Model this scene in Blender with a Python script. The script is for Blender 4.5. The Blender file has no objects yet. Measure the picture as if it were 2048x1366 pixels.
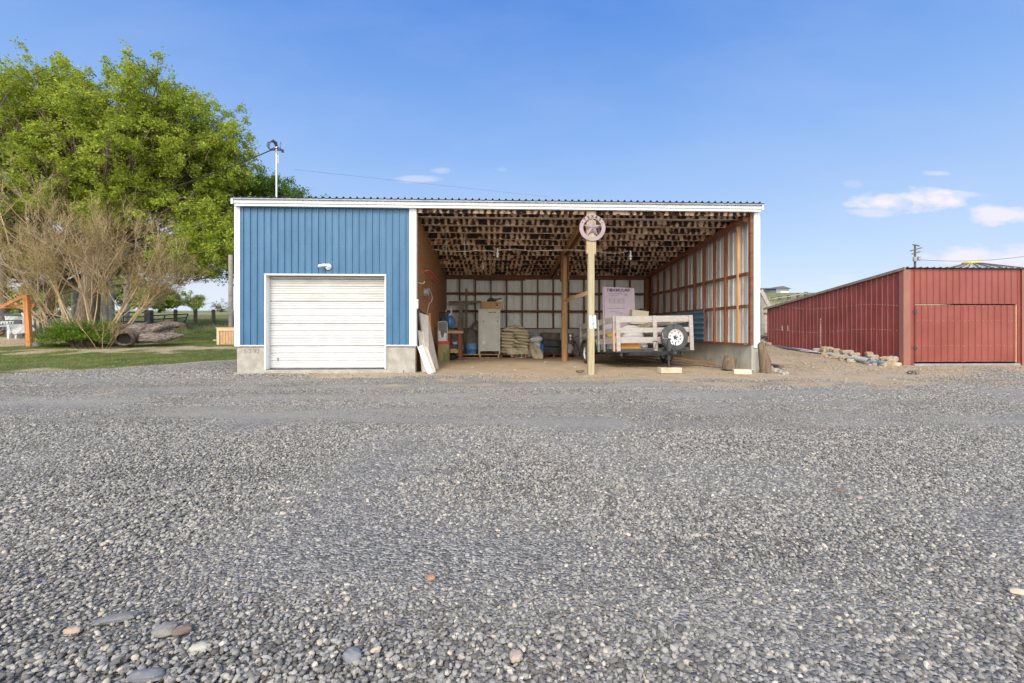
import bpy, math, random
import numpy as np
from mathutils import Vector, Matrix
from mathutils import noise as mnoise

# ---------------------------------------------------------------- camera, sky, sun, exposure
SC = bpy.context.scene
COL = SC.collection
R = math.radians
TH = R(2.45)
CAMY, CAMH, F = -10.6, 1.0, 912.0
cam_d = bpy.data.cameras.new("camera")
cam = bpy.data.objects.new("camera", cam_d); COL.objects.link(cam)
cam.location = (0, CAMY, CAMH); cam.rotation_euler = (R(90), 0, -TH)
cam_d.sensor_width = 36; cam_d.lens = F / 2048 * 36; cam_d.shift_y = -24 / 2048
cam_d.clip_start = 0.05; cam_d.clip_end = 3000
SC.camera = cam
SC.view_settings.view_transform = 'Standard'; SC.view_settings.look = 'None'
SC.view_settings.exposure = EXPOSURE = 0.93; SC.view_settings.gamma = 1
FILL_BANK = 12.0  # strength of the unseen bank added behind the camera as fill
SUN_EL, SUN_AZ = 41, 197     # azimuth clockwise from +Y
sd = bpy.data.lights.new("sun", 'SUN'); sd.energy = 1.5; sd.angle = R(20); sd.color = (1, .91, .77)
sun = bpy.data.objects.new("sun", sd); COL.objects.link(sun)
sv = Vector((math.sin(R(SUN_AZ)) * math.cos(R(SUN_EL)), math.cos(R(SUN_AZ)) * math.cos(R(SUN_EL)), math.sin(R(SUN_EL))))
sun.rotation_euler = sv.to_track_quat('Z', 'Y').to_euler()
sun.location = (0, -20, 40)

W = bpy.data.worlds.new("World"); SC.world = W; W.use_nodes = True
nt = W.node_tree; nt.nodes.clear()
def N(nt, t, **kw):
    n = nt.nodes.new(t)
    for k, v in kw.items():
        if k == 'i':
            for a, b in v.items(): n.inputs[a].default_value = b
        else: setattr(n, k, v)
    return n
def LK(nt, a, ao, b, bi): nt.links.new(a.outputs[ao], b.inputs[bi])
def MATH(nt, op, a, b=None, clamp=False):
    n = nt.nodes.new('ShaderNodeMath'); n.operation = op; n.use_clamp = clamp
    for k, v in ((0, a), (1, b)):
        if v is None: continue
        if isinstance(v, (int, float)): n.inputs[k].default_value = v
        else: nt.links.new(v, n.inputs[k])
    return n.outputs[0]
sky = N(nt, 'ShaderNodeTexSky', sky_type='NISHITA', sun_disc=False, sun_elevation=R(SUN_EL), sun_rotation=R(SUN_AZ),
        altitude=300, air_density=1.0, dust_density=0.6, ozone_density=2.0)
tc = N(nt, 'ShaderNodeTexCoord')
sep = N(nt, 'ShaderNodeSeparateXYZ'); LK(nt, tc, 'Generated', sep, 0)
sx, sy, sz = sep.outputs
ysafe = MATH(nt, 'MAXIMUM', sy, 0.02)
ca = MATH(nt, 'DIVIDE', sx, ysafe); cb = MATH(nt, 'DIVIDE', sz, ysafe)
# clouds: ellipses in direction space, ragged with noise
comb = N(nt, 'ShaderNodeCombineXYZ'); nt.links.new(ca, comb.inputs[0]); nt.links.new(MATH(nt, 'MULTIPLY', cb, 2.6), comb.inputs[1])
nz = N(nt, 'ShaderNodeTexNoise', i={'Scale': 9.0, 'Detail': 8.0, 'Roughness': .58}); LK(nt, comb, 0, nz, 'Vector')
nfac = MATH(nt, 'SUBTRACT', nz.outputs['Fac'], 0.5)
def pdir(px, py):
    u = (px - 1024) / F; v = (659 - py) / F
    x = math.sin(TH) + u * math.cos(TH); y = math.cos(TH) - u * math.sin(TH)
    return x / y, v / y
total = None
for (px, py, rx, ry, op) in [(1822, 403, 118, 27, 1.0), (1905, 388, 75, 8, .5), (1760, 425, 60, 12, .5), (2000, 430, 85, 24, .85),
                             (1985, 513, 150, 27, .85), (1868, 347, 36, 6, .5), (838, 359, 48, 9, .4), (884, 341, 22, 8, .3),
                             (1706, 369, 24, 10, .18), (1000, 338, 16, 6, .15), (1960, 560, 300, 22, .35), (420, 575, 120, 40, .35),
                             (2300, 420, 120, 40, .8), (-300, 480, 160, 40, .6)]:
    a0, b0 = pdir(px, py)
    da = MATH(nt, 'DIVIDE', MATH(nt, 'SUBTRACT', ca, a0), rx / F)
    db = MATH(nt, 'DIVIDE', MATH(nt, 'SUBTRACT', cb, b0), ry / F)
    d2 = MATH(nt, 'ADD', MATH(nt, 'MULTIPLY', da, da), MATH(nt, 'MULTIPLY', db, db))
    f = MATH(nt, 'SUBTRACT', 1.0, d2)
    f = MATH(nt, 'ADD', f, MATH(nt, 'MULTIPLY', nfac, 4.2))
    f = MATH(nt, 'MULTIPLY', MATH(nt, 'MULTIPLY', MATH(nt, 'ADD', f, .1), 1.0, True), op)
    total = f if total is None else MATH(nt, 'MAXIMUM', total, f)
thin = N(nt, 'ShaderNodeTexNoise', i={'Scale': 2.2, 'Detail': 5.0, 'Roughness': .55}); LK(nt, comb, 0, thin, 'Vector')
veil = MATH(nt, 'MULTIPLY', MATH(nt, 'SUBTRACT', thin.outputs['Fac'], .42, True), .22)
total = MATH(nt, 'MULTIPLY', MATH(nt, 'MAXIMUM', total, veil), MATH(nt, 'GREATER_THAN', sy, 0.03))
# the air itself: deep blue above, pale low down on the side away from the sun; unseen bright bank added behind the camera to light the bay
rp = N(nt, 'ShaderNodeValToRGB'); e = rp.color_ramp.elements
SKYC = [(0.0, (2.7, 2.95, 3.5)), (.07, (2.45, 2.85, 3.55)), (.17, (1.85, 2.5, 3.6)), (.37, (1.0, 1.82, 3.5)), (.57, (.42, 1.15, 3.1)), (1.0, (.24, .75, 2.4))]
e[0].position, e[0].color = SKYC[0][0], (*[q / 4 for q in SKYC[0][1]], 1); e[1].position, e[1].color = 1.0, (*[q / 4 for q in SKYC[-1][1]], 1)
for p_, c_ in SKYC[1:-1]: q_ = e.new(p_); q_.color = (*[q / 4 for q in c_], 1)
nt.links.new(MATH(nt, 'ABSOLUTE', sz), rp.inputs[0])
x4 = N(nt, 'ShaderNodeVectorMath', operation='SCALE'); LK(nt, rp, 0, x4, 0); x4.inputs['Scale'].default_value = 4
m0 = N(nt, 'ShaderNodeMix', data_type='RGBA'); LK(nt, sky, 0, m0, 6); LK(nt, x4, 0, m0, 7)
nt.links.new(MATH(nt, 'MULTIPLY', MATH(nt, 'ADD', MATH(nt, 'MULTIPLY', sy, 2.0), .35, True), .90), m0.inputs['Factor'])
m1 = N(nt, 'ShaderNodeMix', data_type='RGBA'); nt.links.new(total, m1.inputs['Factor']); LK(nt, m0, 2, m1, 6)
m1.inputs[7].default_value = (3.7, 3.5, 3.8, 1)
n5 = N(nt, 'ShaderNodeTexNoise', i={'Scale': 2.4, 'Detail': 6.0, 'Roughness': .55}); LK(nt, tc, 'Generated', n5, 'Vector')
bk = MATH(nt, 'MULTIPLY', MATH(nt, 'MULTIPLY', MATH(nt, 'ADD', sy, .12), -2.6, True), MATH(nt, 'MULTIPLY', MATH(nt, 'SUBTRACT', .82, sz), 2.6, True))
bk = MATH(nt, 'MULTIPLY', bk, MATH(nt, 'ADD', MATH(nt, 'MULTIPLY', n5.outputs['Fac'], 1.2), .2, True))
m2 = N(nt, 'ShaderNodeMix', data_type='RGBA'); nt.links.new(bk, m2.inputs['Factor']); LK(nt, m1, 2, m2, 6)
m2.inputs[7].default_value = (FILL_BANK * 1.04, FILL_BANK, FILL_BANK * .93, 1)
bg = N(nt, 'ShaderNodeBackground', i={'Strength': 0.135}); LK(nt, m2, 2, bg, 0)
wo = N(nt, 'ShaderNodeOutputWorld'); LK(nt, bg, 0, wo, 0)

# ---------------------------------------------------------------- helpers
rng = np.random.default_rng(7); random.seed(7)
def ray(px, py):
    u = (px - 1024) / F; v = (659 - py) / F
    return Vector((math.sin(TH) + u * math.cos(TH), math.cos(TH) - u * math.sin(TH), v))
def P(px, py, Y):           # the point seen at a pixel of the photograph, on the vertical plane y = Y
    d = ray(px, py); t = (Y - CAMY) / d.y
    return Vector((d.x * t, Y, CAMH + d.z * t))
def smooth(a): a = min(1, max(0, a)); return a * a * (3 - 2 * a)
LY = [-100, 1, 5, 9.4, 15, 25, 50, 100, 150, 300, 900]; LZ = [0, 0, .19, .46, .82, 1.42, 2.7, 5.2, 7.5, 12, 12]
RY = [-100, 2.2, 3.6, 8, 12, 20, 40, 80, 150, 300, 900]; RZ = [0, 0, .14, .38, 1.0, 2.25, 4.7, 8.4, 8.8, 9, 9]
def gz_arr(x, y):
    l = np.interp(y, LY, LZ); r = np.interp(y, RY, RZ)
    t = np.clip((x + 8) / 14, 0, 1); t = t * t * (3 - 2 * t)
    z = l * (1 - t) + r * t
    inside = np.clip((np.minimum(np.minimum(x + 6.6, 6.75 - x), 8.0 - y)) / .5, 0, 1)
    z = z * (1 - inside)
    z = z - .06 * np.exp(-((x - 2.3) ** 2 / 2.0 + (y + .3) ** 2 / 1.0))
    z = z - .02 * np.exp(-(((y + 4.2) / .35) ** 2)) * (1 + .4 * np.sin(x * .7)) - .018 * np.exp(-(((y + 2.6) / .3) ** 2))
    return z
def gz(x, y): return float(gz_arr(np.array([x * 1.0]), np.array([y * 1.0]))[0])
def G(px, py):              # the point of the ground seen at a pixel of the photograph
    d = ray(px, py); t = 1.0
    while t < 400:
        p = Vector((0, CAMY, CAMH)) + d * t
        if p.z <= gz(p.x, p.y): return Vector((p.x, p.y, gz(p.x, p.y)))
        t += .02 if t < 60 else .2
    return Vector((p.x, p.y, gz(p.x, p.y)))

MATS = {}
def mat(name, c1, c2=None, scale=6, stretch=(1, 1, 1), rough=.7, metal=0, bump=0, lo=.35, hi=.65, detail=8, c3=None, s3=30, t3=.62, spec=.5, coat=0, trans=0, bscale=None, dist=0, rot=None):
    if name in MATS: return MATS[name]
    m = bpy.data.materials.new(name); m.use_nodes = True; t = m.node_tree
    b = t.nodes['Principled BSDF']; b.inputs['Roughness'].default_value = rough; b.inputs['Metallic'].default_value = metal
    b.inputs['Specular IOR Level'].default_value = spec; b.inputs['Coat Weight'].default_value = coat
    b.inputs['Base Color'].default_value = (*c1, 1)
    tcn = N(t, 'ShaderNodeTexCoord'); mp = N(t, 'ShaderNodeMapping'); LK(t, tcn, 'Object', mp, 0)
    mp.inputs['Scale'].default_value = stretch
    if rot: mp.inputs['Rotation'].default_value = rot
    nn = N(t, 'ShaderNodeTexNoise', i={'Scale': scale, 'Detail': detail, 'Roughness': .6, 'Distortion': dist}); LK(t, mp, 0, nn, 'Vector')
    out = None
    if c2:
        rp = N(t, 'ShaderNodeValToRGB'); e = rp.color_ramp.elements
        e[0].position = lo; e[0].color = (*c1, 1); e[1].position = hi; e[1].color = (*c2, 1)
        LK(t, nn, 'Fac', rp, 0); out = rp.outputs[0]
    if c3:
        n3 = N(t, 'ShaderNodeTexNoise', i={'Scale': s3, 'Detail': 4, 'Roughness': .6}); LK(t, mp, 0, n3, 'Vector')
        mx = N(t, 'ShaderNodeMix', data_type='RGBA')
        fac = MATH(t, 'MULTIPLY', MATH(t, 'SUBTRACT', n3.outputs['Fac'], t3), 14, True); t.links.new(fac, mx.inputs['Factor'])
        if out: t.links.new(out, mx.inputs[6])
        else: mx.inputs[6].default_value = (*c1, 1)
        mx.inputs[7].default_value = (*c3, 1); out = mx.outputs[2]
    if out: t.links.new(out, b.inputs['Base Color'])
    if bump:
        bn = N(t, 'ShaderNodeBump', i={'Strength': 1.0, 'Distance': bump})
        if bscale:
            nb = N(t, 'ShaderNodeTexNoise', i={'Scale': bscale, 'Detail': 6, 'Roughness': .6}); LK(t, mp, 0, nb, 'Vector'); LK(t, nb, 'Fac', bn, 'Height')
        else: LK(t, nn, 'Fac', bn, 'Height')
        LK(t, bn, 0, b, 'Normal')
    if trans:
        tr = N(t, 'ShaderNodeBsdfTranslucent'); ms = N(t, 'ShaderNodeMixShader'); ms.inputs[0].default_value = trans
        if out: t.links.new(out, tr.inputs[0])
        else: tr.inputs[0].default_value = (*c1, 1)
        LK(t, b, 0, ms, 1); LK(t, tr, 0, ms, 2); LK(t, ms, 0, t.nodes['Material Output'], 0)
    MATS[name] = m; return m

ORG = {}
def tag(o, label=None, cat=None, group=None, kind=None):
    if label: o['label'] = label
    if cat: o['category'] = cat
    if group: o['group'] = group
    if kind: o['kind'] = kind
    return o
def thing(name, loc, label, cat, group=None):
    o = bpy.data.objects.new(name, None); o.empty_display_size = .2; COL.objects.link(o)
    o.location = loc; ORG[o.name] = Vector(loc); return tag(o, label, cat, group)

class MB:
    def __init__(s): s.v = []; s.f = []; s.mi = []; s.m = 0
    def add(s, vs, fs, m=None):
        b = len(s.v); s.v += [tuple(p) for p in vs]; s.f += [tuple(b + i for i in f) for f in fs]; s.mi += [s.m if m is None else m] * len(fs); return s
    def box(s, x0, y0, z0, x1, y1, z1, m=None):
        x0, x1 = sorted((x0, x1)); y0, y1 = sorted((y0, y1)); z0, z1 = sorted((z0, z1))
        v = [(x, y, z) for z in (z0, z1) for y in (y0, y1) for x in (x0, x1)]
        return s.add(v, [(0, 2, 3, 1), (4, 5, 7, 6), (0, 1, 5, 4), (2, 6, 7, 3), (0, 4, 6, 2), (1, 3, 7, 5)], m)
    def obox(s, c, ax, ay, az, m=None):   # half vectors
        c = Vector(c); ax, ay, az = Vector(ax), Vector(ay), Vector(az)
        v = [c + ax * x + ay * y + az * z for z in (-1, 1) for y in (-1, 1) for x in (-1, 1)]
        return s.add(v, [(0, 2, 3, 1), (4, 5, 7, 6), (0, 1, 5, 4), (2, 6, 7, 3), (0, 4, 6, 2), (1, 3, 7, 5)], m)
    def beam(s, a, b, w, h, up=(0, 0, 1), m=None):
        a, b = Vector(a), Vector(b); d = b - a; u = Vector(up)
        if abs(d.normalized().dot(u)) > .98: u = Vector((0, 1, 0))
        r = d.cross(u).normalized(); u2 = r.cross(d).normalized()
        return s.obox((a + b) / 2, d / 2, r * w / 2, u2 * h / 2, m)
    def tube(s, pts, r, n=8, cap=True, m=None):
        pts = [Vector(p) for p in pts]; rs = r if isinstance(r, (list, tuple)) else [r] * len(pts)
        b = len(s.v); prev = None; k = len(pts)
        for i, p in enumerate(pts):
            d = (pts[min(i + 1, k - 1)] - pts[max(i - 1, 0)])
            d = d.normalized() if d.length > 1e-9 else Vector((0, 0, 1))
            if prev is None:
                u = Vector((0, 0, 1)) if abs(d.z) < .9 else Vector((1, 0, 0)); a = d.cross(u).normalized()
            else:
                a = (prev - d * prev.dot(d)); a = a.normalized() if a.length > 1e-6 else d.orthogonal().normalized()
            prev = a; c = d.cross(a)
            for j in range(n):
                t = 2 * math.pi * j / n; s.v.append(tuple(p + (a * math.cos(t) + c * math.sin(t)) * rs[i]))
        mm = s.m if m is None else m
        for i in range(k - 1):
            for j in range(n):
                s.f.append((b + i * n + j, b + i * n + (j + 1) % n, b + (i + 1) * n + (j + 1) % n, b + (i + 1) * n + j)); s.mi.append(mm)
        if cap and n > 2:
            s.f.append(tuple(b + j for j in range(n))[::-1]); s.mi.append(mm)
            s.f.append(tuple(b + (k - 1) * n + j for j in range(n))); s.mi.append(mm)
        return s
    def lathe(s, prof, c, axis='z', n=24, m=None, ax=None):   # prof: (radius, height along the axis)
        c = Vector(c); A = Vector(ax) if ax else {'z': Vector((0, 0, 1)), 'y': Vector((0, 1, 0)), 'x': Vector((1, 0, 0))}[axis]
        A = A.normalized(); U = A.orthogonal().normalized(); V = A.cross(U); b = len(s.v)
        for (r, h) in prof:
            for j in range(n):
                t = 2 * math.pi * j / n; s.v.append(tuple(c + A * h + (U * math.cos(t) + V * math.sin(t)) * r))
        mm = s.m if m is None else m
        for i in range(len(prof) - 1):
            for j in range(n):
                s.f.append((b + i * n + j, b + i * n + (j + 1) % n, b + (i + 1) * n + (j + 1) % n, b + (i + 1) * n + j)); s.mi.append(mm)
        return s
    def ball(s, c, r, n=16, k=10, m=None, nz=0, seed=0, pw=1):
        c = Vector(c); r = Vector(r) if not isinstance(r, (int, float)) else Vector((r, r, r)); b = len(s.v)
        sg = lambda a: math.copysign(abs(a) ** pw, a)
        for i in range(k + 1):
            ph = math.pi * i / k - math.pi / 2
            for j in range(n):
                t = 2 * math.pi * j / n
                d = Vector((sg(math.cos(ph)) * sg(math.cos(t)), sg(math.cos(ph)) * sg(math.sin(t)), sg(math.sin(ph))))
                q = 1 + (nz * mnoise.noise(d * 2.1 + Vector((seed, seed * 1.7, 0))) if nz else 0)
                s.v.append((c.x + d.x * r.x * q, c.y + d.y * r.y * q, c.z + d.z * r.z * q))
        mm = s.m if m is None else m
        for i in range(k):
            for j in range(n):
                s.f.append((b + i * n + j, b + i * n + (j + 1) % n, b + (i + 1) * n + (j + 1) % n, b + (i + 1) * n + j)); s.mi.append(mm)
        return s
    def prism(s, poly, d, m=None):    # planar polygon pushed along d
        poly = [Vector(p) for p in poly]; d = Vector(d); n = len(poly)
        fs = [tuple(range(n))[::-1], tuple(range(n, 2 * n))] + [(i, (i + 1) % n, n + (i + 1) % n, n + i) for i in range(n)]
        return s.add(poly + [p + d for p in poly], fs, m)
    def sheet(s, o, U, V, Nn, w, h, pitch=.2286, ph=0, prof=((0, 0), (.35, 0), (.39, .02), (.47, .02), (.51, 0)), nv=1, top=None, m=None, wob=0):
        # ribbed sheet: o corner, U along the ribs' pitch, V up, Nn outward; top(u) may give its own height
        o, U, V, Nn = Vector(o), Vector(U).normalized(), Vector(V).normalized(), Vector(Nn).normalized()
        us = []
        k = -1
        while (k * pitch) < w + pitch:
            for (a, off) in prof:
                x = (k + a) * pitch + ph
                if -1e-6 < x < w: us.append((max(0, x), off))
            k += 1
        us = [(0, 0)] + [q for q in us if q[0] > .002] + [(w, 0)]
        b = len(s.v)
        for (x, off) in us:
            hh = top(x) if top else h
            for j in range(nv + 1):
                q = o + U * x + V * (hh * j / nv) + Nn * off
                if wob: q += Nn * (wob * mnoise.noise(q * 1.3))
                s.v.append(tuple(q))
        mm = s.m if m is None else m
        for i in range(len(us) - 1):
            for j in range(nv):
                a = b + i * (nv + 1) + j; s.f.append((a, a + nv + 1, a + nv + 2, a + 1)); s.mi.append(mm)
        return s
    def text(s, txt, o, U, V, size, depth=.002, m=None, font_shear=0, align='CENTER', bold=0):
        cu = bpy.data.curves.new("t", 'FONT'); cu.body = txt; cu.size = size; cu.extrude = depth; cu.align_x = align; cu.align_y = 'CENTER'; cu.shear = font_shear; cu.offset = bold
        ob = bpy.data.objects.new("t", cu); COL.objects.link(ob); dg = bpy.context.evaluated_depsgraph_get(); dg.update()
        me = ob.evaluated_get(dg).to_mesh()
        o, U, V = Vector(o), Vector(U).normalized(), Vector(V).normalized(); Nn = U.cross(V)
        s.add([o + U * v.co.x + V * v.co.y + Nn * v.co.z for v in me.vertices], [tuple(p.vertices) for p in me.polygons], m)
        ob.evaluated_get(dg).to_mesh_clear(); bpy.data.objects.remove(ob); bpy.data.curves.remove(cu); return s
    def build(s, name, mats, parent=None, label=None, cat=None, group=None, kind=None, smooth=False, bevel=0, org=None):
        me = bpy.data.meshes.new(name); V = np.array(s.v, dtype=float)
        if parent is not None: o = ORG[parent.name]
        elif org is not None: o = Vector(org)
        elif kind == 'structure': o = Vector((0, 0, 0))
        else: o = Vector((float(V[:, 0].min() + V[:, 0].max()) / 2, float(V[:, 1].min() + V[:, 1].max()) / 2, float(V[:, 2].min())))
        me.from_pydata([tuple(p) for p in (V - np.array(o))], [], s.f)
        if not isinstance(mats, (list, tuple)): mats = [mats]
        for q in mats: me.materials.append(q)
        me.polygons.foreach_set('material_index', s.mi)
        if smooth: me.polygons.foreach_set('use_smooth', [True] * len(s.f))
        me.update()
        ob = bpy.data.objects.new(name, me); COL.objects.link(ob)
        if parent is not None: ob.parent = parent; ORG[ob.name] = ORG[parent.name].copy()
        else: ob.location = o; ORG[ob.name] = Vector(o)
        if bevel:
            md = ob.modifiers.new('bevel', 'BEVEL'); md.width = bevel; md.segments = 2; md.limit_method = 'ANGLE'
        if smooth:
            try: me.set_sharp_from_angle(angle=R(40))
            except Exception: pass
        return tag(ob, label, cat, group, kind)

def rawmesh(name, V, Fc, mats, parent=None, org=(0, 0, 0), mi=None, **kw):   # numpy arrays in, one mesh object out
    me = bpy.data.meshes.new(name); o = ORG[parent.name] if parent is not None else Vector(org)
    V = np.asarray(V, dtype=np.float32) - np.array(o, dtype=np.float32); Fc = np.asarray(Fc, dtype=np.int32); k = Fc.shape[1]
    me.vertices.add(len(V)); me.vertices.foreach_set('co', V.ravel())
    me.loops.add(Fc.size); me.loops.foreach_set('vertex_index', Fc.ravel())
    me.polygons.add(len(Fc)); me.polygons.foreach_set('loop_start', np.arange(0, Fc.size, k, dtype=np.int32))
    if not isinstance(mats, (list, tuple)): mats = [mats]
    for q in mats: me.materials.append(q)
    if mi is not None: me.polygons.foreach_set('material_index', np.asarray(mi, dtype=np.int32))
    me.update(calc_edges=True); me.validate()
    ob = bpy.data.objects.new(name, me); COL.objects.link(ob)
    if parent is not None: ob.parent = parent; ORG[ob.name] = ORG[parent.name].copy()
    else: ob.location = o; ORG[ob.name] = Vector(o)
    return tag(ob, **kw)

# ---------------------------------------------------------------- materials
M_white = mat('white painted metal', (.78, .79, .80), (.70, .71, .72), scale=3, rough=.45, lo=.3, hi=.75)
M_dirtywhite = mat('weathered white door', (.54, .545, .55), (.61, .615, .62), scale=4, rough=.5)
M_blue = mat('blue ribbed steel', (.038, .125, .235), (.056, .158, .28), scale=1.6, stretch=(2, 2, .7), rough=.42, c3=(.16, .32, .5), s3=45, t3=.70)
M_galv = mat('galvanised roof steel', (.20, .21, .215), (.30, .31, .32), scale=5, rough=.42, metal=.55)
M_liner = mat('pale steel inside face', (.74, .75, .72), (.84, .84, .81), scale=2.5, stretch=(1, 1, .5), rough=.42, metal=.08)
M_conc = mat('poured concrete', (.31, .29, .25), (.43, .405, .36), scale=5, rough=.9, bump=.004, c3=(.27, .24, .19), s3=14, t3=.63)
M_conc2 = mat('grey concrete wall', (.38, .37, .32), (.52, .50, .43), scale=3, stretch=(1, 1, .45), rough=.9, bump=.004, c3=(.22, .22, .19), s3=9, t3=.62)
M_stud = mat('red brown studs', (.15, .045, .022), (.27, .10, .05), scale=3, stretch=(6, 6, .7), rough=.75, c3=(.06, .02, .012), s3=3, t3=.60)
M_stud2 = mat('orange pine stud', (.50, .27, .12), (.64, .38, .19), scale=3, stretch=(7, 7, .6), rough=.75, c3=(.26, .10, .04), s3=5, t3=.64)
M_girt = mat('dark brown girts', (.11, .04, .022), (.25, .11, .055), scale=3, stretch=(.7, .7, 6), rough=.8, c3=(.045, .02, .014), s3=3, t3=.58)
def purlin_mat():
    m = bpy.data.materials.new('stained purlin faces'); m.use_nodes = True; t = m.node_tree; b = t.nodes['Principled BSDF']; b.inputs['Roughness'].default_value = .85
    tcn = N(t, 'ShaderNodeTexCoord'); sp = N(t, 'ShaderNodeSeparateXYZ'); LK(t, tcn, 'Object', sp, 0)
    wv = MATH(t, 'MULTIPLY', MATH(t, 'SINE', MATH(t, 'MULTIPLY', sp.outputs[0], 2 * math.pi / .156)), .075)
    cmb = N(t, 'ShaderNodeCombineXYZ'); t.links.new(sp.outputs[0], cmb.inputs[0]); t.links.new(MATH(t, 'MULTIPLY', sp.outputs[1], 3.0), cmb.inputs[1]); t.links.new(MATH(t, 'MULTIPLY', sp.outputs[2], .75), cmb.inputs[2])
    n1 = N(t, 'ShaderNodeTexNoise', i={'Scale': 6.5, 'Detail': 5.0, 'Roughness': .6, 'Distortion': .5}); LK(t, cmb, 0, n1, 'Vector')
    n2 = N(t, 'ShaderNodeTexNoise', i={'Scale': 1.1, 'Detail': 3.0}); LK(t, cmb, 0, n2, 'Vector')
    v = MATH(t, 'ADD', MATH(t, 'ADD', n1.outputs['Fac'], wv), MATH(t, 'MULTIPLY', MATH(t, 'SUBTRACT', n2.outputs['Fac'], .5), .35))
    rp = N(t, 'ShaderNodeValToRGB'); e = rp.color_ramp.elements; e[0].position = .38; e[0].color = (.72, .54, .39, 1); e[1].position = .64; e[1].color = (.018, .010, .008, 1)
    for p_, c_ in ((.455, (.52, .33, .21)), (.49, (.22, .09, .05)), (.525, (.04, .018, .012))): q_ = e.new(p_); q_.color = (*c_, 1)
    t.links.new(v, rp.inputs[0]); LK(t, rp, 0, b, 'Base Color'); MATS['stained purlin faces'] = m; return m
M_purl = purlin_mat()
M_purlb = mat('purlin edge painted lit', (.86, .76, .64), (.92, .84, .74), scale=5, stretch=(.6, 4, 4), rough=.85)  # paler than the faces: light on the undersides put into the colour
M_osb = mat('oriented strand board', (.10, .042, .017), (.40, .205, .09), scale=9, stretch=(1, 1.6, .4), rough=.75, detail=3, lo=.3, hi=.7, c3=(.50, .29, .13), s3=34, t3=.62, dist=2.0)
M_treat = mat('treated pale post', (.33, .28, .165), (.46, .40, .265), scale=3, stretch=(9, 9, .5), rough=.75, c3=(.36, .34, .14), s3=3, t3=.62)
M_post2 = mat('old brown post', (.26, .135, .06), (.42, .25, .12), scale=3, stretch=(9, 9, .5), rough=.8, c3=(.13, .07, .035), s3=4, t3=.62)
M_greywood = mat('weathered grey wood', (.33, .30, .275), (.45, .415, .385), scale=4, stretch=(2, 2, 7), rough=.85, c3=(.22, .185, .165), s3=8, t3=.62, bump=.002)
M_plank = mat('pale weathered plank', (.42, .38, .33), (.58, .54, .48), scale=3, stretch=(9, 9, .6), rough=.85)
M_wood = mat('raw lumber', (.40, .24, .12), (.58, .39, .22), scale=4, stretch=(3, 3, 6), rough=.8, c3=(.22, .11, .05), s3=6, t3=.64)
M_cedar = mat('orange stained timber', (.42, .135, .035), (.60, .24, .075), scale=3, stretch=(8, 8, .5), rough=.6, c3=(.20, .06, .02), s3=4, t3=.66)
M_red = mat('red ribbed steel', (.20, .036, .028), (.29, .064, .048), scale=1.3, stretch=(1.5, 1.5, .8), rough=.5, c3=(.55, .32, .28), s3=60, t3=.74)
M_redf = mat('front red steel', (.215, .045, .033), (.27, .066, .048), scale=1.2, rough=.5, c3=(.56, .36, .32), s3=60, t3=.74)  # front wall and doors, a little pinker than the side
M_redtrim = mat('sun bleached red trim', (.25, .092, .066), (.31, .13, .095), scale=2, stretch=(1, 1, .4), rough=.55)
M_black = mat('black steel', (.022, .023, .026), (.055, .056, .06), scale=8, rough=.5)
M_rubber = mat('tyre rubber', (.045, .046, .048), (.10, .10, .10), scale=6, rough=.85)
M_rubber2 = mat('dusty tyre rubber', (.05, .05, .048), (.13, .12, .10), scale=4, rough=.9)
M_rim = mat('white wheel rim', (.74, .75, .76), (.62, .62, .62), scale=9, rough=.35)
M_cream = mat('cream cabinet paint', (.50, .50, .42), (.60, .60, .52), scale=3, rough=.5, c3=(.36, .34, .27), s3=12, t3=.68)
M_card = mat('cardboard', (.42, .25, .12), (.50, .31, .16), scale=4, rough=.9)
M_burlap = mat('tan sack cloth', (.45, .38, .245), (.62, .54, .38), scale=7, rough=.95, c3=(.24, .185, .10), s3=16, t3=.64, bump=.006, bscale=30)
M_bagw = mat('white plastic bags', (.52, .52, .54), (.72, .72, .74), scale=6, rough=.5, c3=(.32, .32, .36), s3=14, t3=.66)
M_bluep = mat('blue plastic', (.05, .17, .50), (.09, .26, .62), scale=4, rough=.4)
M_tub = mat('blue tub plastic', (.09, .24, .50), (.16, .34, .62), scale=5, rough=.5)
M_foam = mat('lilac foam board', (.50, .41, .47), (.56, .47, .53), scale=2.5, rough=.85)
M_ink = mat('printed dark ink', (.10, .08, .12), rough=.8)
M_tin = mat('blue grey tin sheets', (.085, .17, .28), (.14, .24, .36), scale=2.5, rough=.4, metal=.3, c3=(.18, .26, .34), s3=20, t3=.68)
M_star = mat('mauve painted metal', (.28, .215, .235), (.36, .285, .305), scale=8, rough=.5, metal=.2)
M_dark = mat('painted recess shade', (.015, .012, .012), rough=.9)  # near-black standing for shade in gaps, cut-outs and the log's open end
M_gold = mat('olive gold panel', (.26, .19, .075), (.36, .28, .13), scale=4, stretch=(1, 1, .5), rough=.5, c3=(.13, .16, .055), s3=3, t3=.5)
M_redp = mat('red painted lid', (.42, .035, .03), (.5, .06, .05), scale=6, rough=.5)
M_steel = mat('bright steel', (.50, .51, .53), (.62, .63, .65), scale=10, rough=.3, metal=.9)
M_greyp = mat('grey plastic', (.22, .23, .25), (.32, .33, .35), scale=5, rough=.5)
M_bark = mat('rough bark', (.075, .05, .036), (.19, .14, .10), scale=5, stretch=(3, 3, .7), rough=.95, bump=.03)
M_barkw = mat('pale bark', (.30, .26, .20), (.52, .47, .40), scale=4, stretch=(1, 1, 2), rough=.9, c3=(.16, .13, .10), s3=8, t3=.6)
M_log = mat('bleached log wood', (.06, .046, .036), (.27, .225, .19), scale=3.4, stretch=(1.2, 7, 7), rough=.95, bump=.02, c3=(.05, .038, .03), s3=3, t3=.6)
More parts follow.
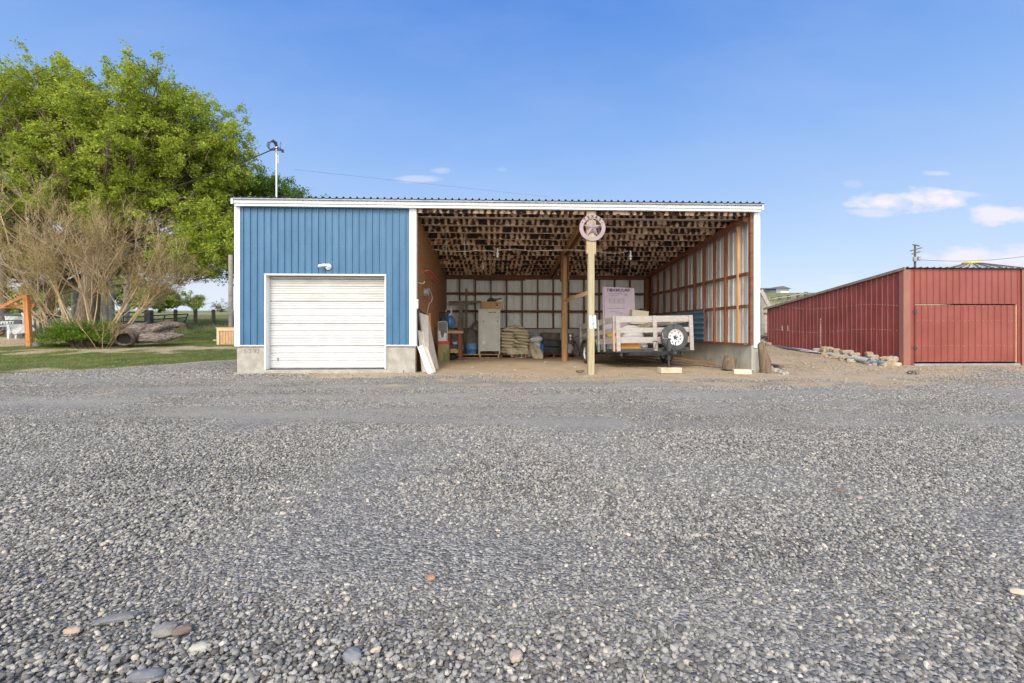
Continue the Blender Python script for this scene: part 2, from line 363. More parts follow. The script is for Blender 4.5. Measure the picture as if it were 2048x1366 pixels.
M_stump = mat('brown log bark', (.10, .07, .045), (.21, .155, .10), scale=3.5, stretch=(5, 5, 1), rough=.95, bump=.02, c3=(.07, .045, .028), s3=3, t3=.6)
M_twig = mat('bare tan twigs', (.36, .25, .135), (.58, .44, .27), scale=2, rough=.9)
M_block = mat('cut stone', (.36, .32, .25), (.52, .47, .38), scale=6, rough=.9, bump=.008)
M_brickt = mat('tan stone rubble', (.34, .26, .17), (.52, .43, .31), scale=5, rough=.95, bump=.008, c3=(.36, .20, .13), s3=6, t3=.6)
M_pvc = mat('grey plastic pipe', (.38, .39, .37), (.50, .51, .48), scale=6, rough=.5)
M_rail = mat('grey fence rails', (.25, .22, .19), (.40, .36, .31), scale=6, rough=.9)
M_fpost = mat('dark fence posts', (.085, .07, .055), (.17, .14, .11), scale=6, rough=.95)
M_glassb = mat('brown bottle glass', (.02, .01, .006), rough=.1)
M_paper = mat('cream paper label', (.65, .6, .48), rough=.8)
M_net = mat('orange netting', (.72, .30, .04), (.8, .42, .06), scale=8, rough=.6)
M_wire = mat('black cable', (.02, .02, .022), rough=.6)
M_cord = mat('white cord', (.6, .58, .55), rough=.7)
M_pink = mat('pink red wire hooks', (.52, .10, .11), rough=.5)
M_orange = mat('orange tube', (.52, .18, .07), rough=.6)
def leafmat(name, c1, c2, c3=None):
    m = mat(name, c1, c2, scale=.55, lo=.36, hi=.64, rough=.6, trans=.42, c3=c3, s3=2.2, t3=.55, spec=.3); return m
L_main = leafmat('spring green leaves', (.29, .37, .04), (.46, .52, .075), (.19, .28, .035))
L_dark = leafmat('deeper green leaves', (.095, .19, .022), (.19, .30, .03), (.065, .13, .02))
L_pale = leafmat('pale distant leaves', (.30, .38, .11), (.42, .48, .13), (.22, .29, .09))
L_shrub = leafmat('shrub leaves', (.10, .20, .02), (.19, .31, .03), (.16, .20, .03))
L_bud = leafmat('olive buds', (.22, .17, .045), (.30, .25, .07))

# ---------------------------------------------------------------- ground
def axis(lo, a, b, hi, step, g=1.16):
    mid = list(np.arange(a, b + 1e-6, step)); l = []; s = step; x = a
    while x > lo: s *= g; x -= s; l.append(x)
    r = []; s = step; x = b
    while x < hi: s *= g; x += s; r.append(x)
    return np.array(l[::-1] + mid + r)
GX = axis(-900, -26, 20, 900, .2); GY = axis(-60, -11.5, 16, 1200, .2)
XX, YY = np.meshgrid(GX, GY, indexing='ij')
ZZ = gz_arr(XX, YY)
def vnoise(x, y, s, seed=0):      # cheap value noise
    x = x * s + seed * 17.3; y = y * s + seed * 9.1; xi = np.floor(x).astype(int); yi = np.floor(y).astype(int); xf = x - xi; yf = y - yi
    def h(a, b):
        n = (a * 374761393 + b * 668265263 + seed * 1442695) & 0x7fffffff; n = ((n ^ (n >> 13)) * 1274126177) & 0x7fffffff
        return ((n ^ (n >> 16)) & 0xffff) / 65535.0
    xf = xf * xf * (3 - 2 * xf); yf = yf * yf * (3 - 2 * yf)
    return (h(xi, yi) * (1 - xf) + h(xi + 1, yi) * xf) * (1 - yf) + (h(xi, yi + 1) * (1 - xf) + h(xi + 1, yi + 1) * xf) * yf
ZZ = ZZ + (vnoise(XX, YY, 1.1, 3) - .5) * .02 + np.where(YY > 30, (vnoise(XX, YY, .05, 5) - .5) * .8 * np.clip((YY - 30) / 60, 0, 1), 0)
GRX = [-60, -30, -11, -8.84, -7.4, -6.0]; GRY = [-3, -1.5, .1, 2.1, 2.95, 3.3]
DIX = [-30, -6, -4, 0, 2, 4.5, 5.3, 6.8, 9, 12, 20, 60]; DIY = [9, -.3, -1.6, -2.1, -2.2, -2.5, -2.8, -3.1, -2.3, -.8, 0, 2]
def tracks(x, y):      # worn wheel lines curving over the yard
    f = 0
    for (y0, a, x0, c, w) in ((-2.35, .02, 0, .0, .22), (-3.75, .02, 0, .0, .22), (-4.6, -.03, 3, .022, .20), (-6.0, -.03, 3, .022, .22), (-5.2, .12, -4, -.02, .2), (-1.5, 0, -3, .004, .18)):
        yy = y0 + a * (x - x0) + c * (x - x0) ** 2; f = np.maximum(f, np.exp(-((y - yy + (vnoise(x, y, .8, 41) - .5) * .3) / w) ** 2))
    return np.clip(f * (vnoise(x, y, .45, 43) * 1.5 + .25), 0, 1)
def masks(x, y):
    e = (vnoise(x, y, 1.3, 11) - .5) * .9 + (vnoise(x, y, 4.5, 12) - .5) * .35
    grass = np.clip((y - np.interp(x, GRX, GRY) + e) / .3, 0, 1) * (x < -5.9)
    dirt = np.clip((y - np.interp(x, DIX, DIY) + e * 2.2 + .6) / 1.8, 0, 1)
    dirt = np.where(x < -6, 0, dirt)
    # bare strips and the drive in the yard
    strip = np.exp(-((y - (6.3 + .12 * (x + 14) + e * 2.6)) / .8) ** 2) * (x < -7) * (x > -22) * np.clip(vnoise(x, y, .9, 31) * 2.6 - .6, 0, 1) + np.clip(vnoise(x, y, .7, 33) * 5 - 3.7, 0, .8) * (y < 9)
    drive = np.clip(1 - (((x + 22.5) / 5.0) ** 2 + ((y - 9) / 3.6) ** 2) + e * .3, 0, 1) * (x < -12)
    back = np.clip(1 - (((x + 10) / 5) ** 2 + ((y - 16.5) / 1.4) ** 2) + e * .3, 0, 1)
    dirt2 = np.clip(np.maximum(np.maximum(strip * 1.1, drive * 3), back * 2), 0, 1) * (x < -5.9)
    edge = np.exp(-((y - np.interp(x, GRX, GRY) + e) / .22) ** 2) * (x < -6) * .8
    dirt = np.maximum(dirt, np.maximum(dirt2, edge))
    field = np.clip((y - 21) / 6, 0, 1) * np.where(x > 3, np.clip((y - 26) / 8, 0, 1), 1)
    dirt = dirt * (1 - field)
    return grass, dirt, field
gr, di, fi = masks(XX, YY)
nx, ny = XX.shape
idx = np.arange(nx * ny).reshape(nx, ny)
Fq = np.stack([idx[:-1, :-1], idx[1:, :-1], idx[1:, 1:], idx[:-1, 1:]], -1).reshape(-1, 4)
gm = bpy.data.materials.new('yard ground'); gm.use_nodes = True; t = gm.node_tree; B = t.nodes['Principled BSDF']; B.inputs['Roughness'].default_value = .95; B.inputs['Specular IOR Level'].default_value = .2
tcn = N(t, 'ShaderNodeTexCoord')
def noisen(s, d=6, r=.6, st=None):
    n = N(t, 'ShaderNodeTexNoise', i={'Scale': s, 'Detail': d, 'Roughness': r})
    if st: mp = N(t, 'ShaderNodeMapping'); mp.inputs['Scale'].default_value = st; LK(t, tcn, 'Object', mp, 0); LK(t, mp, 0, n, 'Vector')
    else: LK(t, tcn, 'Object', n, 'Vector')
    return n
def ramp(src, cols):
    rp = N(t, 'ShaderNodeValToRGB'); e = rp.color_ramp.elements
    e[0].position, e[0].color = cols[0][0], (*cols[0][1], 1); e[1].position, e[1].color = cols[-1][0], (*cols[-1][1], 1)
    for p, c in cols[1:-1]: q = e.new(p); q.color = (*c, 1)
    t.links.new(src, rp.inputs[0]); return rp.outputs[0]
def mixc(f, a, b):
    m = N(t, 'ShaderNodeMix', data_type='RGBA')
    if isinstance(f, float): m.inputs['Factor'].default_value = f
    else: t.links.new(f, m.inputs['Factor'])
    t.links.new(a, m.inputs[6]); t.links.new(b, m.inputs[7]); return m.outputs[2]
vor = N(t, 'ShaderNodeTexVoronoi', i={'Scale': 75.0, 'Randomness': 1.0}); LK(t, tcn, 'Object', vor, 'Vector')
sepc = N(t, 'ShaderNodeSeparateColor'); LK(t, vor, 'Color', sepc, 0)
STONES = [(0, (.13, .124, .114)), (.3, (.20, .19, .175)), (.55, (.27, .257, .235)), (.75, (.34, .32, .29)), (.88, (.41, .385, .345)), (1, (.48, .435, .37))]
c_gr = ramp(sepc.outputs[0], STONES)
fines = ramp(noisen(60, 5, .7).outputs['Fac'], [(.32, (.22, .205, .175)), (.5, (.37, .345, .30)), (.68, (.55, .51, .44))])
trk = noisen(1.0, 4, .5, (.16, 1.5, 1)); trf = MATH(t, 'MULTIPLY', MATH(t, 'SUBTRACT', trk.outputs['Fac'], .50), 5, True)
def attr(n): a = N(t, 'ShaderNodeAttribute', attribute_name=n); return a.outputs['Fac']
c_gr = mixc(MATH(t, 'MAXIMUM', MATH(t, 'MULTIPLY', trf, .5), MATH(t, 'MULTIPLY', attr('track'), .9)), c_gr, fines)
c_di = ramp(noisen(1.4, 8, .65).outputs['Fac'], [(.3, (.30, .215, .13)), (.45, (.49, .36, .225)), (.6, (.58, .44, .29)), (.75, (.64, .52, .39))])
c_dp = ramp(noisen(38, 3, .7).outputs['Fac'], [(.35, (.26, .20, .135)), (.5, (.50, .40, .28)), (.72, (.68, .58, .46))])
c_di = mixc(.45, c_di, c_dp)
c_gs = ramp(noisen(9, 8, .7).outputs['Fac'], [(.3, (.07, .09, .025)), (.5, (.12, .15, .04)), (.7, (.24, .23, .10))])
c_fd = ramp(noisen(.09, 7, .62, (.5, 1.6, 1)).outputs['Fac'], [(.38, (.34, .30, .19)), (.47, (.22, .24, .09)), (.55, (.12, .19, .04)), (.68, (.17, .24, .06))])
def attr(n): a = N(t, 'ShaderNodeAttribute', attribute_name=n); return a.outputs['Fac']
fin = noisen(14, 4, .7).outputs['Fac']
def ragged(a): return MATH(t, 'ADD', MATH(t, 'MULTIPLY', MATH(t, 'SUBTRACT', MATH(t, 'ADD', a, MATH(t, 'MULTIPLY', MATH(t, 'SUBTRACT', fin, .5), .9)), .5), 3.0), .5, True)
c = mixc(ragged(attr('grass')), c_gr, c_gs); c = mixc(ragged(attr('dirt')), c, c_di); c = mixc(attr('field'), c, c_fd)
t.links.new(c, B.inputs['Base Color'])
bn = N(t, 'ShaderNodeBump', i={'Strength': .9, 'Distance': .016}); hh = MATH(t, 'ADD', MATH(t, 'MULTIPLY', vor.outputs['Distance'], -1.0), noisen(25, 5, .7).outputs['Fac'])
t.links.new(hh, bn.inputs['Height']); LK(t, bn, 0, B, 'Normal')
ground = rawmesh('ground', np.stack([XX, YY, ZZ], -1).reshape(-1, 3), Fq, gm, kind='structure', label='gravel yard with sandy dirt by the sheds and lawn at left')
for nm, a in (('grass', gr), ('dirt', di), ('field', fi), ('track', tracks(XX, YY))):
    at = ground.data.attributes.new(nm, 'FLOAT', 'POINT'); at.data.foreach_set('value', a.astype(np.float32).ravel())
ground.data.polygons.foreach_set('use_smooth', [True] * len(Fq))

# ---------------------------------------------------------------- gravel (loose stones) through geometry nodes
def scatter_region(n, d0, d1, umax):
    d = np.sqrt(rng.uniform(d0 ** 2, d1 ** 2, n)); u = rng.uniform(-umax, umax, n)
    x = d * (math.sin(TH) + u * math.cos(TH)); y = d * (math.cos(TH) - u * math.sin(TH)) + CAMY
    return x, y
def gravel_points():
    out = []
    for (dens, d0, d1, smin, smax) in ((6200, .75, 3.2, .0056, .0105), (5200, 3.2, 6.2, .0057, .0102), (3400, 6.2, 9.5, .0066, .012), (1500, 9.5, 13.5, .009, .015)):
        um = 1.32; n = int(dens * (d1 ** 2 - d0 ** 2) * um); x, y = scatter_region(n, d0, d1, um)
        g, d_, f_ = masks(x, y)
        tr = vnoise(x * .16, y * 1.5, 1.0, 21); keep = rng.random(n) < np.where(tr > .60, .7, 1) * (1 - .42 * tracks(x, y)) * (1 - .955 * np.clip(d_ * 1.2, 0, 1)) * (1 - .97 * g)
        keep &= ~((x > -5.8) & (x < 6.4) & (y > .0))
        x, y, tr = x[keep], y[keep], tr[keep]
        s = rng.uniform(smin, smax, len(x)) * np.exp(rng.normal(0, .15, len(x))) * np.where(tr > .60, .85, 1) * (1 - .42 * tracks(x, y))
        out.append(np.stack([x, y, gz_arr(x, y) + s * rng.uniform(-.1, .75, len(x)), s], -1))
    return np.concatenate(out)
gp = gravel_points()
gmesh = bpy.data.meshes.new('gravel'); gmesh.vertices.add(len(gp)); gmesh.vertices.foreach_set('co', gp[:, :3].astype(np.float32).ravel())
at = gmesh.attributes.new('size', 'FLOAT', 'POINT'); at.data.foreach_set('value', gp[:, 3].astype(np.float32))
gob = bpy.data.objects.new('gravel', gmesh); COL.objects.link(gob)
tag(gob, 'loose grey gravel covering the yard in front of the sheds', 'gravel', kind='stuff')
sm = bpy.data.materials.new('gravel stone'); sm.use_nodes = True; t = sm.node_tree; B = t.nodes['Principled BSDF']; B.inputs['Roughness'].default_value = .85; B.inputs['Specular IOR Level'].default_value = .3
oi = N(t, 'ShaderNodeObjectInfo'); tcn = N(t, 'ShaderNodeTexCoord')
c = ramp(oi.outputs['Random'], [(0, (.115, .109, .100)), (.25, (.195, .186, .170)), (.5, (.275, .262, .240)), (.72, (.355, .338, .308)), (.90, (.41, .385, .345)), (.95, (.50, .43, .34)), (.98, (.58, .51, .41)), (1, (.64, .59, .51))])
ns = noisen(60, 4, .7); dk = ramp(ns.outputs['Fac'], [(.3, (.72, .72, .72)), (.7, (1.15, 1.15, 1.15))])
mm = N(t, 'ShaderNodeMix', data_type='RGBA', blend_type='MULTIPLY'); mm.inputs['Factor'].default_value = 1; t.links.new(c, mm.inputs[6]); t.links.new(dk, mm.inputs[7]); t.links.new(mm.outputs[2], B.inputs['Base Color'])
ng = bpy.data.node_groups.new('scatter stones', 'GeometryNodeTree')
ng.interface.new_socket('Geometry', in_out='INPUT', socket_type='NodeSocketGeometry'); ng.interface.new_socket('Geometry', in_out='OUTPUT', socket_type='NodeSocketGeometry')
gi = N(ng, 'NodeGroupInput'); go = N(ng, 'NodeGroupOutput'); jn = N(ng, 'GeometryNodeJoinGeometry')
for k in range(9):
    ico = N(ng, 'GeometryNodeMeshIcoSphere', i={'Radius': 1.0, 'Subdivisions': 2 if k < 4 else 1}); sp = N(ng, 'GeometryNodeSetPosition')
    pos = N(ng, 'GeometryNodeInputPosition'); add = N(ng, 'ShaderNodeVectorMath', operation='ADD'); LK(ng, pos, 0, add, 0); add.inputs[1].default_value = (k * 7.1, k * 3.3, k)
    vt = N(ng, 'ShaderNodeTexVoronoi', i={'Scale': 1.1}); LK(ng, add, 0, vt, 'Vector')
    ms = N(ng, 'ShaderNodeMath', operation='MULTIPLY_ADD'); LK(ng, vt, 'Distance', ms, 0); ms.inputs[1].default_value = -.75; ms.inputs[2].default_value = .38
    sc = N(ng, 'ShaderNodeVectorMath', operation='SCALE'); LK(ng, pos, 0, sc, 0); LK(ng, ms, 0, sc, 'Scale'); LK(ng, sc, 0, sp, 'Offset'); LK(ng, ico, 0, sp, 0)
    tf = N(ng, 'GeometryNodeTransform'); LK(ng, sp, 0, tf, 0)
    tf.inputs['Scale'].default_value = [(1.1, .85, .6), (1.0, .95, .7), (1.35, .8, .5), (.95, .9, .8), (1.2, .9, .45), (1.0, .8, .65), (1.15, 1.0, .6), (.9, .85, .75), (1.25, .7, .6)][k]
    stm = N(ng, 'GeometryNodeSetMaterial'); stm.inputs['Material'].default_value = sm; LK(ng, tf, 0, stm, 0)
    ssm = N(ng, 'GeometryNodeSetShadeSmooth'); LK(ng, stm, 0, ssm, 0); ssm.inputs['Shade Smooth'].default_value = k in (0, 3)
    g2i = N(ng, 'GeometryNodeGeometryToInstance'); LK(ng, ssm, 0, g2i, 0); LK(ng, g2i, 0, jn, 0)
iop = N(ng, 'GeometryNodeInstanceOnPoints'); LK(ng, gi, 0, iop, 'Points'); LK(ng, jn, 0, iop, 'Instance'); iop.inputs['Pick Instance'].default_value = True
rv = N(ng, 'FunctionNodeRandomValue', data_type='FLOAT_VECTOR'); rv.inputs[0].default_value = (-.45, -.45, 0); rv.inputs[1].default_value = (.45, .45, 6.283)
ri = N(ng, 'FunctionNodeRandomValue', data_type='INT'); ri.inputs[4].default_value = 0; ri.inputs[5].default_value = 8; ri.inputs['Seed'].default_value = 5
na = N(ng, 'GeometryNodeInputNamedAttribute', data_type='FLOAT'); na.inputs['Name'].default_value = 'size'
LK(ng, rv, 0, iop, 'Rotation'); ng.links.new(ri.outputs[2], iop.inputs['Instance Index']); LK(ng, na, 0, iop, 'Scale'); LK(ng, iop, 0, go, 0)
md = gob.modifiers.new('scatter', 'NODES'); md.node_group = ng

# larger stones lying in the gravel
def stone(px, py, L, Wd, H, col, rot, label, sq=.75):
    p = G(px, py); b = MB(); b.ball((0, 0, 0), (L / 2, Wd / 2, H / 2), 18, 10, nz=.28, seed=px * .13, pw=sq)
    ca_, sa_ = math.cos(rot), math.sin(rot); b.v = [(p.x + x * ca_ - y * sa_, p.y + x * sa_ + y * ca_, p.z + z + H * .25 + .006) for x, y, z in b.v]
    m = mat('stone ' + str(col), col, tuple(min(1, q * 1.35) for q in col), scale=22, rough=.85, bump=.002)
    b.build('stone', m, label=label, cat='stone', group='larger stones lying in the gravel', smooth=True)
stone(232, 1250, .125, .04, .022, (.17, .17, .165), .35, 'long grey stone, nearer the left edge of the frame')
stone(330, 1272, .07, .055, .03, (.21, .20, .185), .2, 'flat brown grey rounded stone between a long grey and a tan one')
stone(366, 1272, .05, .032, .025, (.17, .13, .11), .6, 'small dark brown stone touching a flat rounded stone')
stone(400, 1308, .06, .028, .02, (.38, .36, .30), .1, 'pale smooth oval stone near the bottom left')
stone(295, 1364, .09, .04, .03, (.16, .16, .17), .1, 'smooth dark grey stone cut off by the bottom edge')
stone(146, 1270, .05, .03, .02, (.36, .27, .21), .1, 'tan mottled oval stone left of the long grey one')
stone(705, 1322, .05, .055, .03, (.20, .20, .21), .5, 'round blue grey stone low in the middle left')
stone(1032, 1326, .04, .04, .025, (.34, .28, .23), .2, 'pinkish tan stone at the bottom centre')
stone(1679, 986, .075, .03, .022, (.15, .105, .085), -.1, 'flat dark brown stone, right side of the gravel')
stone(1718, 1000, .035, .03, .02, (.36, .27, .22), .1, 'small pinkish stone beside the flat dark brown one')
stone(2040, 1193, .07, .03, .02, (.52, .44, .34), -.35, 'pale tan sliver of stone at the right edge')
stone(1018, 963, .05, .035, .025, (.13, .13, .14), .5, 'single dark grey stone in the middle of the yard')
stone(862, 1165, .035, .03, .018, (.33, .20, .12), .6, 'rusty orange stone left of the middle')

# ---------------------------------------------------------------- the pole shed
X = lambda px, Y=0.0: P(px, 600, Y).x
Z = lambda py, px, Y=0.0: P(px, py, Y).z
XL, XR = X(470), X(1519); XO0, XO1 = X(833), X(1507); DEP = 7.27; SL = .083
shed = thing('equipment_shed', ((XL + XR) / 2, 0, 0), 'blue and white steel shed with garage door and wide open bay', 'shed')
zb = .625; ztop = 3.80
def roofz(y): return 3.90 - SL * y
# foundations
b = MB(); b.box(XL + .03, .02, -.2, X(531), .22, zb); b.build('foundation', M_conc, shed, label='tan concrete block left of the garage door with a date scratched in it', bevel=.008)
b = MB(); b.box(X(771), .02, -.2, XO0 - .03, .22, zb); b.build('foundation', M_conc, shed, bevel=.008)
b = MB(); b.box(X(531) - .1, -.03, -.2, XO0 - .3, .35, .075); b.build('threshold', M_conc, shed, bevel=.01)
b = MB(); b.box(XL + .03, -.10, -.2, X(533), .02, .02); b.build('footing', M_conc, shed, bevel=.01)
b = MB(); b.box(XL + .03, .22, -.2, XL + .2, DEP, zb + .3); b.build('foundation', M_conc2, shed)
b = MB(); b.box(6.16, .0, -.2, 6.345, 3.9, zb); b.box(6.155, 3.9, -.2, 6.345, DEP, 1.02); b.build('foundation', M_conc2, shed, label='grey concrete stem wall under the open bay side', bevel=.008)
b = MB(); b.box(6.12, -.14, -.2, 6.55, -.003, .03); b.build('footing', M_conc, shed, bevel=.012)
b = MB(); b.box(XL + .2, DEP - .02, -.2, 6.155, DEP + .16, 1.02); b.build('foundation', M_conc2, shed, label='grey concrete wall under the back of the bay')
b = MB(); b.text('5-2-92', (X(502), .018, .50), (1, 0, 0), (0, 0, 1), .135, .0015, font_shear=.05); b.build('inscription', mat('scratched concrete', (.20, .18, .15), rough=.95), shed, label='date 5-2-92 scratched into the concrete')
# blue front
p0, p1 = X(481), X(819); pit = (p1 - p0) / 25.0; RP = ((0, 0), (.22, 0), (.29, .022), (.37, .024), (.45, .024), (.50, 0), (.72, .004), (.76, .004), (.80, 0))
fx0, fx1 = X(529.5), X(772.5); fz = Z(548.5, 650)
b = MB()
b.sheet((p0, 0, zb + .02), (1, 0, 0), (0, 0, 1), (0, -1, 0), fx0 - p0, ztop - zb - .02, pit, 0, RP, nv=6, wob=.003)
ph = -((fx0 - p0) % pit); b.sheet((fx0, 0, fz), (1, 0, 0), (0, 0, 1), (0, -1, 0), fx1 - fx0, ztop - fz, pit, ph, RP, nv=6, wob=.003)
ph = -((fx1 - p0) % pit); b.sheet((fx1, 0, zb + .02), (1, 0, 0), (0, 0, 1), (0, -1, 0), p1 - fx1, ztop - zb - .02, pit, ph, RP, nv=6, wob=.003)
b.build('cladding', M_blue, shed)
b = MB()
for zz in (zb + .12, 1.4, 2.9, 3.72):
    k = 0
    while p0 + (k + .15) * pit < p1:
        xx = p0 + (k + .15) * pit; k += 1
        if fx0 - .03 < xx < fx1 + .03 and zz < fz + .1: continue
        b.box(xx - .005, -.008, zz - .005, xx + .005, 0, zz + .005)
b.build('screws', mat('pale screw heads', (.25, .36, .48), rough=.5), shed, kind='stuff')
b = MB(); b.box(XL, -.03, zb - .01, p0, .04, 3.84); b.box(XL - .004, -.026, zb, XL + .03, .10, 3.83); b.build('corner_trim', M_white, shed, bevel=.004)
b = MB(); b.box(p1, -.03, zb - .01, XO0, .12, 3.80); b.build('corner_trim', M_white, shed, bevel=.004)
b = MB(); b.box(XO1, -.03, zb - .06, XR, .10, 3.80); b.build('corner_trim', M_white, shed, bevel=.004)
b = MB(); b.box(p0, -.022, zb - .004, fx0, .01, zb + .022); b.build('base_trim', M_white, shed)
b = MB(); b.box(fx1, -.022, zb - .004, p1, .01, zb + .022); b.build('base_trim', M_white, shed)
b = MB()   # eave: fascia with a lower band
b.box(XL + .05, -.16, 3.835, XR - .045, -.13, 3.905)
b.box(XL + .05, -.13, 3.775, XR - .045, -.034, 3.84); b.build('fascia', M_white, shed, bevel=.004)
b = MB(); b.prism([(XL + .01, -.19, 3.93), (XL + .01, -.19, 3.80), (XL + .01, .0, 3.845), (XL + .01, DEP + .1, 3.80 - SL * DEP), (XL + .01, DEP + .1, 3.93 - SL * DEP)], (.04, 0, 0)); b.build('rake_trim', M_white, shed)
b = MB(); b.prism([(XR - .045, -.19, 3.93), (XR - .045, -.19, 3.80), (XR - .045, .0, 3.845), (XR - .045, DEP + .1, 3.80 - SL * DEP), (XR - .045, DEP + .1, 3.93 - SL * DEP)], (.035, 0, 0)); b.build('rake_trim', M_white, shed)
b = MB(); b.sheet((XL + .0, -.22, 3.945), (1, 0, 0), (0, 1, -SL), (0, SL, 1), XR - XL + .0, DEP + .4, pit, 0, ((0, 0), (.2, 0), (.30, .038), (.46, .038), (.58, 0)))
b.sheet((XL + .0, -.20, 3.915), (1, 0, 0), (0, 1, -SL), (0, SL, 1), XR - XL + .0, DEP + .36, pit, 0, ((0, 0), (.2, 0), (.34, .030), (.50, .030), (.64, 0)), m=1)
b.build('roof', [M_galv, M_liner], shed)
b = MB(); b.box(XL + .05, -.20, 3.905, XR - .045, -.16, 3.935); b.build('drip_edge', M_galv, shed)
# door frame and door
dy = .16
b = MB(); b.box(fx0, -.025, .09, X(532.6), .02, fz); b.box(X(532.6) - .02, .02, .09, X(532.6), dy + .02, fz - .03); b.build('door_frame', M_white, shed)
b = MB(); b.box(X(769.8), -.025, .09, fx1, .02, fz); b.box(X(769.8), .02, .09, X(769.8) + .02, dy + .02, fz - .03); b.build('door_frame', M_white, shed)
b = MB(); b.box(fx0 - .004, -.028, fz - .028, fx1 + .004, .02, fz + .004); b.box(X(532.6), .02, fz - .028, X(769.8), dy + .02, fz - .02); b.build('door_frame', M_white, shed)
gd = MB(); x0, x1 = X(532.6), X(769.8); z0, z1 = .105, fz - .035; hs = (z1 - z0) / 4.12
gd.box(x0 + .004, dy + .03, z0, x1 - .004, dy + .05, z1); gdo = gd.build('garage_door', M_dark, shed)
M_dtop = mat('rust stained white panel', (.48, .45, .38), (.60, .58, .52), scale=3, stretch=(1, 1, 3), rough=.55, c3=(.30, .25, .19), s3=26, t3=.60)
for k in range(5):
    a = z0 + k * hs; e = min(z1, a + hs - .008)
    b = MB(); b.sheet((x0 + .003, dy + .018, a), (0, 0, 1), (1, 0, 0), (0, -1, 0), e - a, x1 - x0 - .006, hs / 3, 0, ((0, -.006), (.035, -.005), (.10, .015), (.30, .015), (.34, .004), (.40, .004), (.44, .015), (.62, .015), (.66, .005), (.72, .005), (.76, .015), (.93, .015), (.955, -.006)))
    if k < 4: b.box(x0 + .003, dy + .012, a, x1 - .003, dy + .028, a + .006)
    b.build('door_panel', M_dtop if k >= 4 else (mat('lightly stained white panel', (.51, .50, .47), (.60, .60, .58), scale=2.5, stretch=(1, 1, 2), rough=.5, c3=(.42, .37, .29), s3=24, t3=.68) if k == 3 else M_dirtywhite), gdo)
b = MB(); b.box(x0, dy + .0, z0 - .018, x1, dy + .04, z0); b.build('bottom_seal', M_rubber, gdo)
hp = P(556, 717, dy); b = MB(); b.ball((hp.x, dy - .01, hp.z), (.018, .02, .022)); b.box(hp.x - .008, dy - .012, hp.z - .06, hp.x + .008, dy + .0, hp.z); b.build('handle', M_greyp, gdo, smooth=True)
# partition, outer skins
b = MB(); b.prism([(-1.90, .125, .0), (-1.90, DEP, .0), (-1.90, DEP, roofz(DEP) - .02), (-1.90, .125, roofz(.1) - .02)], (.10, 0, 0)); b.build('board_partition', M_osb, shed)
b = MB(); b.box(-1.80, .10, .0, -1.775, .20, 3.78); b.build('jamb_board', M_post2, shed)
b = MB(); b.sheet((XL, DEP, zb), (0, -1, 0), (0, 0, 1), (-1, 0, 0), DEP, 3, pit, 0, RP, top=lambda u: 3.85 - SL * (DEP - u) - zb); b.build('cladding', M_blue, shed)
b = MB(); b.sheet((XR - .015, 0, zb), (0, 1, 0), (0, 0, 1), (1, 0, 0), DEP, 3, pit, 0, RP, top=lambda u: 3.85 - SL * u - zb); b.build('cladding', M_blue, shed)
b = MB(); b.sheet((XR, DEP + .17, 1.0), (-1, 0, 0), (0, 0, 1), (0, 1, 0), XR - XL, 3.85 - SL * DEP - 1.0, pit, 0, RP); b.build('cladding', M_blue, shed)
# liner sheets seen from inside
LP_ = ((0, 0), (.30, 0), (.36, .018), (.50, .018), (.56, 0))
b = MB(); b.sheet((-1.80, DEP + .13, 1.02), (1, 0, 0), (0, 0, 1), (0, -1, 0), 7.98, roofz(DEP) - 1.04, .2286, .05, LP_); b.build('wall_sheet', mat('pale back wall sheet', (.74, .75, .70), (.84, .84, .79), scale=2.2, stretch=(2, 1, .4), rough=.5), shed)
b = MB(); b.sheet((XR - .04, .10, .66), (0, 1, 0), (0, 0, 1), (-1, 0, 0), DEP, 3, .2286, .0, LP_, top=lambda u: roofz(u) - .68); b.build('wall_sheet', M_liner, shed)
# back wall: studs, girts
for k in range(13):
    xx = -1.28 + .612 * k; b = MB(); b.box(xx - .024, DEP - .02, 1.06, xx + .024, DEP + .10, roofz(DEP) - .28); b.build('stud', M_girt, shed)
for z_ in (2.40, 1.71):
    b = MB(); b.box(-1.79, DEP - .062, z_ - .045, 6.15, DEP - .022, z_ + .045); b.build('girt', M_girt, shed)
b = MB(); b.box(-1.79, DEP - .07, 1.02, 6.15, DEP + .10, 1.06); b.build('sill_plate', M_stud, shed)
b = MB(); b.box(-1.79, DEP - .06, roofz(DEP) - .32, 6.15, DEP + .12, roofz(DEP) - .07); b.build('header', M_girt, shed)
b = MB(); b.box(-.72, DEP - .085, roofz(DEP) - .38, 1.28, DEP - .063, roofz(DEP) - .30); b.build('splice_board', M_girt, shed)
# side wall: studs, girts, posts
for k in range(11):
    yy = .47 + .612 * k; b = MB(); b.box(6.07, yy - .015, zb + .04, 6.145, yy + .04, roofz(yy) - .26); b.build('stud', M_stud2 if k in (0,) else M_stud, shed)
for z_ in (2.34, 1.56):
    b = MB(); b.box(6.10, .10, z_ - .04, 6.165, DEP - .07, z_ + .04); b.build('girt', M_girt, shed)
b = MB(); b.box(6.03, .10, zb, 6.165, DEP - .07, zb + .04); b.build('sill_plate', M_stud, shed)
b = MB(); b.prism([(6.02, .10, roofz(.1) - .30), (6.02, DEP, roofz(DEP) - .30), (6.02, DEP, roofz(DEP) - .17), (6.02, .10, roofz(.1) - .17)], (.10, 0, 0)); b.build('top_plate', M_stud, shed)
b = MB(); b.prism([(6.12, .10, roofz(.1) - .17), (6.12, DEP, roofz(DEP) - .17), (6.12, DEP, roofz(DEP) - .03), (6.12, .10, roofz(.1) - .03)], (.05, 0, 0)); b.build('rafter', M_girt, shed)
b = MB(); b.box(6.135, .0, zb, 6.20, .098, 3.77); b.build('corner_post', M_girt, shed)
